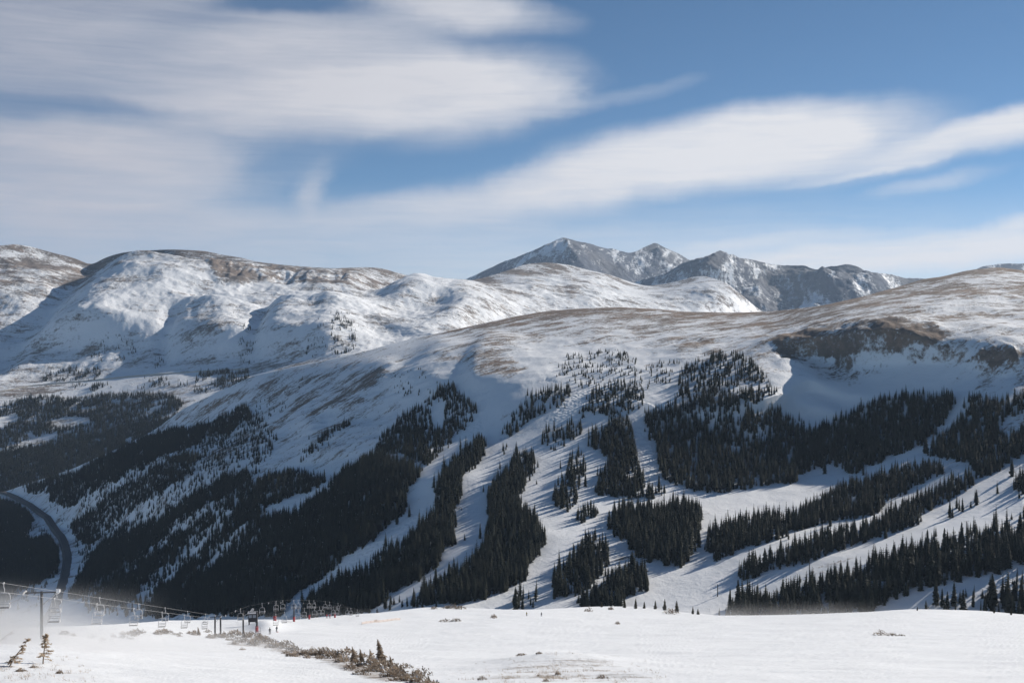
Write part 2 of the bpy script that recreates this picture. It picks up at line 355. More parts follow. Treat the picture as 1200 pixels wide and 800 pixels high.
def bare_fg(U, V, x, d):
    b = np.full(U.shape, .04)
    for poly, val, w in (
        ([(270, 746), (300, 745), (345, 757), (400, 770), (460, 785), (520, 802), (450, 800), (400, 784), (350, 770), (300, 761), (262, 757)], .62, 6),
        ([(95, 742), (150, 738), (190, 736), (255, 742), (260, 750), (200, 747), (120, 751)], .36, 6),
        ([(525, 803), (560, 792), (605, 776), (660, 774), (700, 776), (760, 790), (800, 803)], .42, 8),
        ([(-10, 770), (60, 765), (85, 790), (70, 803), (-10, 803)], .33, 10),
        ([(330, 727), (340, 727), (347, 730), (340, 731)], .7, 3),
        ([(505, 708), (550, 708), (545, 714), (505, 713)], .45, 3), ([(1060, 709), (1200, 717), (1200, 724), (1150, 716), (1075, 714.5)], .4, 3)):
        b = np.maximum(b, val * ss(-w, w, poly_sd(poly, U, V)))
    return b
def disp_fg(U, V, x, d, t):
    edge = 1 - ss(.96, 1, t)
    z = .55 * fbm(x, d, 38, 3, 3) + .30 * fbm(x * .45, d, 8, 4, 9) + .09 * ridged(x * .3, d, 3.0, 3, 13)
    z = z + .9 * np.exp(-((U - 660) / 70) ** 2 - ((V - 778) / 7) ** 2)            # the grassy hump at the bottom
    z = z + 1.6 * np.exp(-((U - 312) / 17) ** 2 - ((V - 736) / 7) ** 2)           # snow piled by the lift
    return z * (.25 + .75 * edge)
fg = grid_layer('snow_slope', -450, 1650, 1.5, lambda u: np.full(np.shape(u), 830.), lambda u: smooth_ip(S_FG, u, 8), 300, D_FG, disp_fg,
                [(4, .6), (10, 2.2), (22, 6), (45, 16), (90, 38), (160, 72), (300, 140), (600, 290)], m_fg, bare_fg)
# the part of the same hill below and behind the frame, under the viewer's feet
if True:
    row = fg['P'][0]; fr = np.linspace(0, 1, 26)
    Pn = []
    for k, a in enumerate(fr):
        q = row.copy(); y0 = row[:, 1]; yy = y0 + .5 - a * (y0 + 160); sx = row[:, 0] * (1 + a * 3)
        zz = np.interp(yy, [-160, -20, 0, 12, 30, 45], [22, 2.5, -1.75, -5.2, -12., -17.])
        zz = np.where(yy > 30, row[:, 2] + (y0 - yy) * .34, zz) if a < .001 else np.where(yy > 45, row[:, 2] + (y0 - yy) * .34, zz)
        q[:, 0], q[:, 1], q[:, 2] = sx, yy, zz - (.05 if a < .001 else 0); Pn.append(q)
    Pn = np.array(Pn)[::-1]; nr, nc = Pn.shape[:2]; I = np.arange(nr * nc).reshape(nr, nc)
    Q = np.stack([I[:-1, :-1], I[:-1, 1:], I[1:, 1:], I[1:, :-1]], -1).reshape(-1, 4)
    link('snow_slope', new_mesh('snow_slope', Pn.reshape(-1, 3), Q, [m_fg], True, {'bare': np.zeros(nr * nc)}))['kind'] = 'structure'

# --- the ski mountain across the valley
CLIFF = [(900, 408), (915, 394), (945, 382), (985, 374), (1040, 372), (1095, 380), (1112, 396), (1092, 412), (1070, 408), (1048, 420), (1015, 416), (985, 418), (958, 428), (935, 440), (915, 436)]
CLIFF2 = [(1128, 428), (1150, 412), (1168, 404), (1190, 410), (1198, 428), (1180, 436), (1150, 430)]
HWY = [(-900, 466), (-60, 464), (0, 459), (34, 452), (67, 449), (118, 444.5), (152, 441), (189, 438), (236, 435), (290, 432), (337, 427), (388, 422), (450, 410)]
BOWLTOP = [(903, 410), (918, 396), (945, 383), (985, 375), (1040, 373), (1095, 381), (1130, 394), (1165, 402), (1200, 408), (1450, 420)]
ROADPX = [(-40, 574), (5, 577.5), (20, 584), (45, 599), (63, 617), (76, 637), (80, 655), (78, 670), (73, 690), (64, 714), (50, 740)]
def bare_mid(U, V, x, d):
    S = smooth_ip(S_MID, U, 8); k = V - S
    on = ss(430, 560, U)
    b = .12 + .20 * (1 - ss(400, 540, U)) * (1 - ss(100, 190, k)) * 1.35
    top = ip([(500, .46), (548, .66), (620, .80), (720, .82), (800, .70), (900, .66), (1000, .64), (1100, .66), (1200, .60)], U)
    w = ip([(500, 20), (560, 22), (640, 20), (760, 26), (840, 36), (900, 46), (1000, 40), (1060, 48), (1200, 85)], U)
    b = np.maximum(b, on * top * (1 - ss(.25, 1.25, k / w)))
    b = np.maximum(b, on * .86 * (1 - ss(2, ip([(540, 5), (640, 9), (740, 11), (860, 9), (1000, 10), (1200, 10)], U), k)))
    b = np.maximum(b, on * .50 * (1 - ss(.5, 1.0, k / (w * 2.6))))
    for poly, val, wd in (
        (CLIFF, .84, 7), (CLIFF2, .80, 5), ([(1085, 385), (1140, 375), (1210, 385), (1210, 405), (1150, 402), (1105, 402)], .5, 8),
        ([(930, 425), (1010, 412), (1060, 412), (1040, 432), (1000, 446), (960, 450)], .50, 9), ([(1050, 405), (1100, 400), (1135, 415), (1110, 432), (1060, 425)], .5, 8),
        ([(425, 441), (447, 432), (456, 440), (430, 466), (395, 482), (350, 505), (335, 512), (372, 480), (402, 458)], .80, 6),
        ([(320, 497), (345, 475), (367, 465), (356, 480), (330, 497)], .80, 5), ([(292, 520), (320, 497), (328, 500), (300, 522)], .78, 5),
        ([(436, 488), (470, 470), (474, 476), (445, 490), (430, 500)], .70, 5),
        ([(210, 490), (250, 466), (300, 446), (350, 432), (345, 445), (300, 462), (262, 480), (222, 500)], .66, 9),
        ([(205, 560), (250, 520), (310, 490), (320, 505), (260, 555), (215, 585)], .50, 12), ([(300, 540), (380, 505), (400, 512), (330, 555)], .34, 10),
        ([(450, 425), (490, 410), (540, 402), (600, 398), (640, 405), (600, 425), (560, 445), (540, 430), (500, 428)], .50, 9),
        ([(560, 428), (600, 420), (625, 432), (600, 446), (560, 445)], .62, 6)):
        b = np.maximum(b, val * ss(-wd, wd, poly_sd(poly, U, V)))
    b = np.minimum(b, np.where(inside([(495, 560), (560, 475), (590, 455), (640, 445), (700, 450), (760, 480), (760, 560), (900, 560), (960, 550), (1200, 560), (1200, 730), (345, 730)], U, V), .06, 1))
    return b
def disp_mid(U, V, x, d, t):
    S = smooth_ip(S_MID, U, 8); k = V - S; e = .12 + .88 * ss(3, 40, k)
    run = inside([(480, 560), (560, 470), (640, 445), (760, 470), (900, 560), (1200, 540), (1200, 740), (330, 740)], U, V) * .6
    z = 7. * fbm(x, d, 190, 5, 21) * e * (1 - run) + 2.2 * fbm(x, d, 45, 3, 31) * e * (1 - run)
    # ribs and chutes down the shaded flank
    al = (x * .55 + d * .84)
    fl = (1 - ss(420, 600, U)) * ss(10, 60, k)
    z = z + 7 * fl * ridged(al, x * .25, 95, 3, 41) * (1 - .9 * run)
    cl = ss(-10, 8, poly_sd(CLIFF, U, V)); c2 = ss(-6, 6, poly_sd(CLIFF2, U, V))
    wx = x + 25 * perlin(x / 60, d / 60, 52); z = z + cl * (6 * ridged(wx, d * .5, 75, 4, 51) + 3 * fbm(x, d, 25, 3, 53)) + c2 * (7 * ridged(x, d * .5, 30, 3, 57) + 3)
    z = z + ridge(U, V, [(575, 398), (562, 420), (556, 445)], 10, 16, 40) + ridge(U, V, [(520, 405), (505, 425), (470, 450)], 9, 20, 40)
    z = z + ridge(U, V, [(455, 430), (420, 465), (360, 500)], 10, 22, 14)
    z = z + ridge(U, V, [(912, 405), (930, 430), (946, 465), (954, 492)], 14, 44, 40)
    rd = np.full(U.shape, 1e9)
    return z * (1 - .0 * rd / 1e9)
def mogul_mid(U, V, x, d):
    m = np.zeros(U.shape)
    for poly in ([(640, 492), (655, 470), (675, 458), (692, 456), (693, 466), (680, 482), (660, 495)], [(395, 664), (440, 630), (480, 605), (500, 590), (505, 610), (470, 635), (430, 660), (400, 672)],
                 [(740, 490), (752, 485), (770, 540), (785, 565), (760, 563), (745, 520)], [(540, 505), (562, 490), (563, 505), (540, 522)]):
        m = np.maximum(m, ss(-4, 4, poly_sd(poly, U, V)))
    return m + .0
mid = grid_layer('ski_mountain', -450, 1650, 1.4, lambda u: np.full(np.shape(u), 800.), lambda u: smooth_ip(S_MID, u, 6), 400, D_MID, disp_mid,
                 [(15, .7), (40, 3), (100, 14), (220, 45), (450, 120), (800, 250), (1200, 420)], m_mid, bare_mid, {'mogul': mogul_mid})

# --- the range on the left and the brown hill beside it
S_LEFT = [(-900, 300), (-450, 310), (-200, 300), (-60, 290), (0, 288), (18, 286), (40, 290), (65, 297), (105, 305), (125, 300), (150, 295), (200, 292.5), (240, 294), (262, 299),
          (285, 302), (300, 307), (345, 313), (390, 315), (430, 312.5), (450, 314), (475, 321), (500, 328), (535, 332), (560, 327), (589, 319), (616, 309.5), (643, 307), (670, 310.5),
          (704, 321), (737, 332), (758, 336), (785, 332), (800, 328), (815, 324), (830, 323.5), (848, 334), (867, 349), (891, 365), (950, 390), (1650, 420), (1900, 430)]
D_LEFT = RBF([(-450, 640, 2950), (-450, 560, 3150), (-450, 450, 3800), (-450, 380, 4400), (-450, 310, 5300), (0, 640, 2950), (0, 577, 3050), (100, 520, 3250), (0, 500, 3400), (200, 560, 2950), (200, 470, 3450), (0, 450, 3800), (100, 445, 3820), (200, 437, 3760),
    (300, 434, 3640), (390, 422, 3560), (300, 470, 3300), (0, 400, 4250), (100, 400, 4230), (200, 400, 4180), (300, 390, 4180), (400, 390, 4080), (450, 400, 3950), (500, 390, 3900), (500, 430, 3400),
    (0, 340, 4700), (0, 287, 5200), (105, 305, 5350), (110, 330, 4950), (200, 292, 5250), (200, 340, 4750), (300, 340, 4750), (300, 308, 5200), (400, 340, 4750), (430, 313, 5300), (480, 322, 5400),
    (480, 350, 4750), (540, 333, 5700), (540, 372, 4400), (600, 340, 5400), (600, 374, 4700), (640, 307, 6200), (650, 340, 5600), (650, 362, 5100), (760, 336, 6400), (760, 362, 5600), (830, 323, 6500), (830, 350, 6000), (895, 366, 6300), (950, 390, 6300), (950, 430, 5800), (700, 420, 4600)], lam=2e-4)
def bare_left(U, V, x, d):
    S = smooth_ip(S_LEFT, U, 8); k = V - S
    b = .38 + .04 * ss(500, 560, U)
    w = ip([(0, 60), (100, 55), (150, 44), (200, 46), (260, 46), (330, 30), (430, 16), (480, 14), (540, 12), (640, 22), (740, 10), (820, 10), (890, 12)], U)
    top = ip([(0, .70), (120, .70), (260, .74), (430, .74), (480, .68), (560, .7), (640, .76), (720, .52), (830, .56), (890, .45)], U)
    b = np.maximum(b, top * (1 - ss(.35, 1.3, k / w)))
    for poly, val, wd in (
        ([(245, 306), (295, 308), (305, 330), (280, 345), (255, 345), (243, 330)], .86, 6), ([(300, 312), (350, 318), (400, 320), (440, 318), (470, 326), (440, 332), (380, 336), (320, 332)], .74, 6), ([(60, 360), (95, 345), (100, 352), (62, 372)], .58, 6),
        ([(120, 380), (140, 370), (135, 400), (115, 410)], .44, 8), ([(462, 316), (500, 326), (560, 334), (540, 342), (500, 340), (470, 330)], .58, 6), ([(500, 330), (540, 336), (590, 360), (580, 368), (540, 362), (500, 345)], .54, 8),
        ([(600, 330), (650, 322), (690, 335), (700, 355), (660, 350), (610, 345)], .48, 9), ([(655, 340), (680, 340), (690, 358), (668, 360)], .56, 5),
        ([(-10, 446), (60, 444), (120, 440), (190, 434), (300, 428), (420, 414), (425, 424), (300, 440), (190, 446), (110, 452), (30, 470), (-10, 478)], .52, 5),
        ([(205, 405), (255, 405), (258, 425), (210, 432)], .45, 8), ([(-60, 285), (60, 290), (112, 306), (60, 345), (-60, 390)], .62, 12), ([(110, 304), (200, 288), (250, 300), (215, 318), (165, 330), (120, 345), (90, 350)], .5, 10)):
        b = np.maximum(b, val * ss(-wd, wd, poly_sd(poly, U, V)))
    return b
def disp_left(U, V, x, d, t):
    S = smooth_ip(S_LEFT, U, 8); k = V - S; e = .12 + .88 * ss(2, 26, k); hw = 1 - np.exp(-((V - ip(HWY, U)) / 9.) ** 2) * (1 - ss(330, 440, U)); w = 1 - ss(425, 450, V) * (U < 450) * .7
    z = 30 * fbm(x, d, 620, 5, 61, .48) * e * w + 9 * ridged(x, d, 210, 6, 71, .55) * e * w + 5 * fbm(x, d * .6, 85, 4, 75, .6) * e * w
    R_ = lambda *a: ridge(U, V, *a)
    z = z + R_([(176, 322), (160, 338), (138, 357), (118, 382), (100, 402)], 112, 66, 100, 14)
    z = z - R_([(112, 310), (75, 345), (45, 378), (20, 405), (-10, 430)], 45, 25, 26)
    z = z + R_([(262, 372), (258, 395), (252, 414)], 75, 50, 45) - R_([(205, 390), (195, 405), (193, 420)], 22, 14, 10)
    z = z + R_([(342, 372), (338, 395), (330, 412)], 88, 36, 70) - R_([(312, 375), (304, 392), (298, 412)], 26, 10, 9)
    z = z + R_([(398, 360), (400, 385), (385, 410)], 45, 26, 55)
    z = z + R_([(480, 338), (484, 346), (492, 356)], 80, 44, 40, 8) + R_([(545, 345), (548, 360), (545, 375)], 70, 36, 60)
    z = z + R_([(690, 330), (705, 345), (710, 362)], 35, 40, 40) + R_([(848, 338), (860, 352), (868, 365)], 30, 36, 20)
    z = z - 42 * np.exp(-((U - 448) / 26) ** 2 - ((V - 334) / 13) ** 2)
    cl = ss(-6, 8, poly_sd([(245, 308), (300, 310), (420, 320), (440, 332), (380, 335), (300, 332), (280, 345), (255, 345), (243, 330)], U, V))
    z = z + cl * 26 * ridged(x, d * .35, 120, 4, 81)
    return z * hw
left = grid_layer('alpine_range', -450, 980, 1.5, lambda u: np.maximum(smooth_ip(S_MID, u, 8) + 40, smooth_ip(S_LEFT, u, 8) + 20), lambda u: smooth_ip(S_LEFT, u, 6), 300, D_LEFT, disp_left,
                  [(30, 1), (90, 6), (250, 40), (600, 160), (1200, 400)], m_left, bare_left)

# --- the two far groups of summits
S_F1 = [(300, 400), (440, 372), (500, 348), (535, 332), (562, 321), (589, 309), (616, 299), (633, 294), (650, 282), (660, 278.5), (677, 283), (697, 290), (710, 294), (719, 293.5), (737, 299), (744, 298.5),
        (755, 290), (768, 284), (785, 294), (806, 306), (850, 320), (1000, 335), (1080, 330), (1130, 322), (1150, 313), (1171, 309), (1200, 309), (1300, 300), (1650, 330)]
D_F1 = RBF([(300, 420, 10500), (300, 400, 12000), (500, 348, 12300), (500, 400, 10800), (590, 330, 11700), (590, 309, 12200), (590, 400, 10600), (660, 278, 12000), (655, 310, 11300), (640, 345, 10600), (720, 294, 12100), (720, 340, 11200), (740, 380, 10400),
    (768, 284, 12600), (768, 320, 11900), (850, 320, 12600), (850, 380, 10800), (1000, 335, 12600), (1200, 309, 13000), (1200, 360, 12000), (1650, 330, 13000), (1650, 400, 11000), (1000, 400, 10800)], lam=1e-4)
S_F2 = [(640, 395), (700, 350), (744, 332), (775, 326), (800, 314), (820, 305), (834, 300), (851, 298), (867, 303), (881, 308), (900, 312), (915, 314), (942, 312.5), (950, 315), (959, 317), (966, 314), (979, 313), (992, 309.5),
        (1006, 313), (1014, 319), (1023, 325), (1036, 321.5), (1048, 324), (1060, 327), (1080, 327), (1110, 335), (1200, 360), (1400, 400)]
D_F2 = RBF([(640, 420, 8200), (640, 395, 9600), (744, 332, 9600), (744, 380, 8700), (850, 298, 9500), (842, 330, 9000), (850, 372, 8300), (800, 350, 8900), (915, 314, 9900), (905, 345, 9500), (910, 380, 8600), (990, 310, 9600), (975, 340, 9100), (980, 380, 8400),
    (1060, 327, 9800), (1060, 380, 8600), (1200, 360, 9900), (1200, 400, 8800), (1400, 400, 9900), (1400, 440, 8800)], lam=1e-4)
def disp_far(amp, wl, sd, rid):
    def f(U, V, x, d, t):
        e = .12 + .88 * (1 - ss(.86, 1, t))
        z = amp * ridged(x, d * .45, wl, 5, sd) * e + amp * .35 * fbm(x, d, wl * .25, 3, sd + 9) * (.3 + .7 * e)
        for r in rid: z = z + ridge(U, V, *r, crisp=True)
        return z
    return f
def bare_far(base, top):
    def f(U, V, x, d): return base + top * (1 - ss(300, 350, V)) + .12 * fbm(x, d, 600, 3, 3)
    return f
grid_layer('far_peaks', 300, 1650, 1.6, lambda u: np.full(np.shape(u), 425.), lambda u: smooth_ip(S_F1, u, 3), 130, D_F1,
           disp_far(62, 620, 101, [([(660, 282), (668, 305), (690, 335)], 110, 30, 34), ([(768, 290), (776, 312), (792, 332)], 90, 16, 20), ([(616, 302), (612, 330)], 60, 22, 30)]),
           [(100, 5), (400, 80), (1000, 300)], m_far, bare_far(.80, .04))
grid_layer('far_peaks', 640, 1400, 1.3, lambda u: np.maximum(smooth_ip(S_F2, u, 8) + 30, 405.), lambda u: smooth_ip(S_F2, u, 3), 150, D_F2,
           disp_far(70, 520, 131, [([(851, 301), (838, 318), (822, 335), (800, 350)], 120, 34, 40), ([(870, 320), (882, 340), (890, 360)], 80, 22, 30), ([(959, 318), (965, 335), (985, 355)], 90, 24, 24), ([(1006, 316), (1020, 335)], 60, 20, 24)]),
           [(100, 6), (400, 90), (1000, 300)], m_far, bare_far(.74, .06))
# low ground that closes the world beyond and beside the mountains
bx = MB(); bx.add([(-26000, -3000, -560), (26000, -3000, -560), (26000, 26000, -560), (-26000, 26000, -560)], [(0, 1, 2, 3)])
tag(bx.build('ground', m_left), kind='structure')

# --- roads
m_road = simple('asphalt', (.055, .055, .06), .8, 0, .3, .2); m_dirt = simple('sanded_road', (.52, .46, .39), .9, 0, .25, .05)
def ribbon(name, L, px, width, mat, lift, col=None):
    p = np.array(px, float); s = np.linspace(0, len(p) - 1, 90)
    u, v = (np.interp(s, np.arange(len(p)), p[:, k]) for k in (0, 1))
    for _ in range(6): u[1:-1] = (u[:-2] + 2 * u[1:-1] + u[2:]) / 4; v[1:-1] = (v[:-2] + 2 * v[1:-1] + v[2:]) / 4
    W = at(L, u, v); T = np.gradient(W[:, :2], axis=0); T /= np.linalg.norm(T, axis=1)[:, None] + 1e-9; Nn = np.c_[-T[:, 1], T[:, 0]]
    rows = []; offs = np.linspace(-1, 1, 7)
    zz = np.array([zat(L, W[:, 0] + Nn[:, 0] * width / 2 * a, W[:, 1] + Nn[:, 1] * width / 2 * a) for a in offs])
    zc = zz.max(0)
    for _ in range(4): zc[1:-1] = np.maximum(zc[1:-1], (zc[:-2] + zc[2:]) / 2)
    V = []; Fs = []
    for k in range(len(W)):
        for a in offs: V.append((W[k, 0] + Nn[k, 0] * width / 2 * a, W[k, 1] + Nn[k, 1] * width / 2 * a, zc[k] + lift))
    n = len(offs)
    for k in range(len(W) - 1):
        for a in range(n - 1): Fs.append((k * n + a, k * n + a + 1, (k + 1) * n + a + 1, (k + 1) * n + a))
    b = len(V)     # embankment skirts
    for k in range(len(W)):
        for a in (-1, 1): V.append((W[k, 0] + Nn[k, 0] * (width / 2 + 3) * a, W[k, 1] + Nn[k, 1] * (width / 2 + 3) * a, zc[k] - 4))
    for k in range(len(W) - 1):
        Fs += [(b + 2 * k, k * n, (k + 1) * n, b + 2 * k + 2), (k * n + n - 1, b + 2 * k + 1, b + 2 * k + 3, (k + 1) * n + n - 1)]
    return tag(link(name, new_mesh(name, V, Fs, [mat], False)), kind='structure')
ribbon('road', mid, ROADPX, 11.5, m_road, .5)
ribbon('highway', left, HWY[1:-3], 10, m_dirt, .5)

# ------------------------------------------------------------------ conifers
def needle_mat(name, a, b, thin=0.):
    m, t = material(name); oi = t.n('ShaderNodeObjectInfo').outputs['Random']; pos = t.n('ShaderNodeNewGeometry').outputs['Position']
    nz = t.noise(pos, .9, 3); f = t.m('ADD', t.m('MULTIPLY', oi, .5), t.m('MULTIPLY', nz, .5))
    cc = t.mix(f, a, b); bs = t.n('ShaderNodeBsdfPrincipled', None, Base_Color=cc, Roughness=.85); bs.inputs['Specular IOR Level'].default_value = .15
    o = t.n('ShaderNodeOutputMaterial')
    if thin:      # light shines through thin frosted needles
        tr = t.n('ShaderNodeBsdfTranslucent', None, Color=cc); mx = t.n('ShaderNodeMixShader', None, i0=thin); t.link(bs.outputs[0], mx.inputs[1]); t.link(tr.outputs[0], mx.inputs[2]); t.link(mx.outputs[0], o.inputs[0])
    else: t.link(bs.outputs[0], o.inputs[0])
    return m
m_needle = needle_mat('spruce_needles', (.009, .013, .010), (.032, .034, .022))
m_trunk = simple('bark', (.09, .07, .055), .9)
def conifer(seed, whorls, per, base=.06, rad=.17, fine=True):
    """crown of a unit-height conifer: drooping branch fronds in whorls round a thin core, with gaps"""
    r = random.Random(seed); V = []; Fc = []
    def tri(*q): b = len(V); V.extend(q); Fc.append((b, b + 1, b + 2))
    n = 6; 
    for k in range(n):     # core
        a0, a1 = 2 * pi * k / n, 2 * pi * (k + 1) / n; rr = rad * .42
        tri((rr * cos(a0), rr * sin(a0), base + .02), (rr * cos(a1), rr * sin(a1), base + .02), (0, 0, .93))
    lean = r.uniform(-.02, .02)
    for w in range(whorls):
        t = w / (whorls - 1); z = base + (1 - base) * (t ** .92) * .97; L = rad * (1 - t) ** .82 * r.uniform(.8, 1.15) + .012
        if t < .12: L *= r.uniform(.6, .95)
        kk = max(3, int(per * (1 - .45 * t))); off = r.uniform(0, 6)
        for k in range(kk):
            if r.random() < .10: continue
            a = off + 2 * pi * k / kk + r.uniform(-.25, .25); l = L * r.uniform(.7, 1.15); dr = l * r.uniform(.25, .55) * (1 - .7 * t); wd = l * r.uniform(.34, .5) + .004
            c_, s_ = cos(a), sin(a); up = .018 + .02 * (1 - t)
            o = (lean * t, 0, z + up); tip = (c_ * l + lean * t, s_ * l, z - dr)
            mL = (c_ * l * .55 - s_ * wd, s_ * l * .55 + c_ * wd, z - dr * .55 - .012); mR = (c_ * l * .55 + s_ * wd, s_ * l * .55 - c_ * wd, z - dr * .55 - .012)
            mid_ = (c_ * l * .6, s_ * l * .6, z - dr * .3 + .008)
            if fine:
                tri(o, mL, mid_); tri(o, mid_, mR); tri(mL, tip, mid_); tri(mid_, tip, mR)
                e = (c_ * l * .5, s_ * l * .5, z - dr * .5 - .035 - .01 * r.random()); tri(mL, e, tip); tri(mR, tip, e)
            else:
                tri(o, mL, tip); tri(o, tip, mR)
    tri((-.006, 0, .92), (.006, 0, .92), (lean, 0, 1.0)); tri((0, -.006, .92), (0, .006, .92), (lean, 0, 1.0))
    return np.array(V), np.array(Fc)
near_crowns = []; 
for k, (rad, base) in enumerate(((.15, .07), (.13, .05), (.17, .09), (.115, .06), (.155, .04), (.14, .12))):
    V, Fc = conifer(100 + k, 21, 8, base, rad); near_crowns.append(new_mesh('crown', V, Fc, [m_needle]))
lod = []
for k, (rad, base) in enumerate(((.15, .04), (.13, .05), (.175, .06), (.115, .05), (.16, .03), (.14, .08))):
    V, Fc = conifer(200 + k, 13, 6, base, rad, fine=False); lod.append(new_mesh('conifer_kind', V, Fc, [m_needle]))
tk = MB(); tk.tube([(0, 0, -.06), (0, 0, .2), (0, 0, .9)], [.016, .013, .003], 6); trunk_me = tk.mesh('trunk', m_trunk, True)

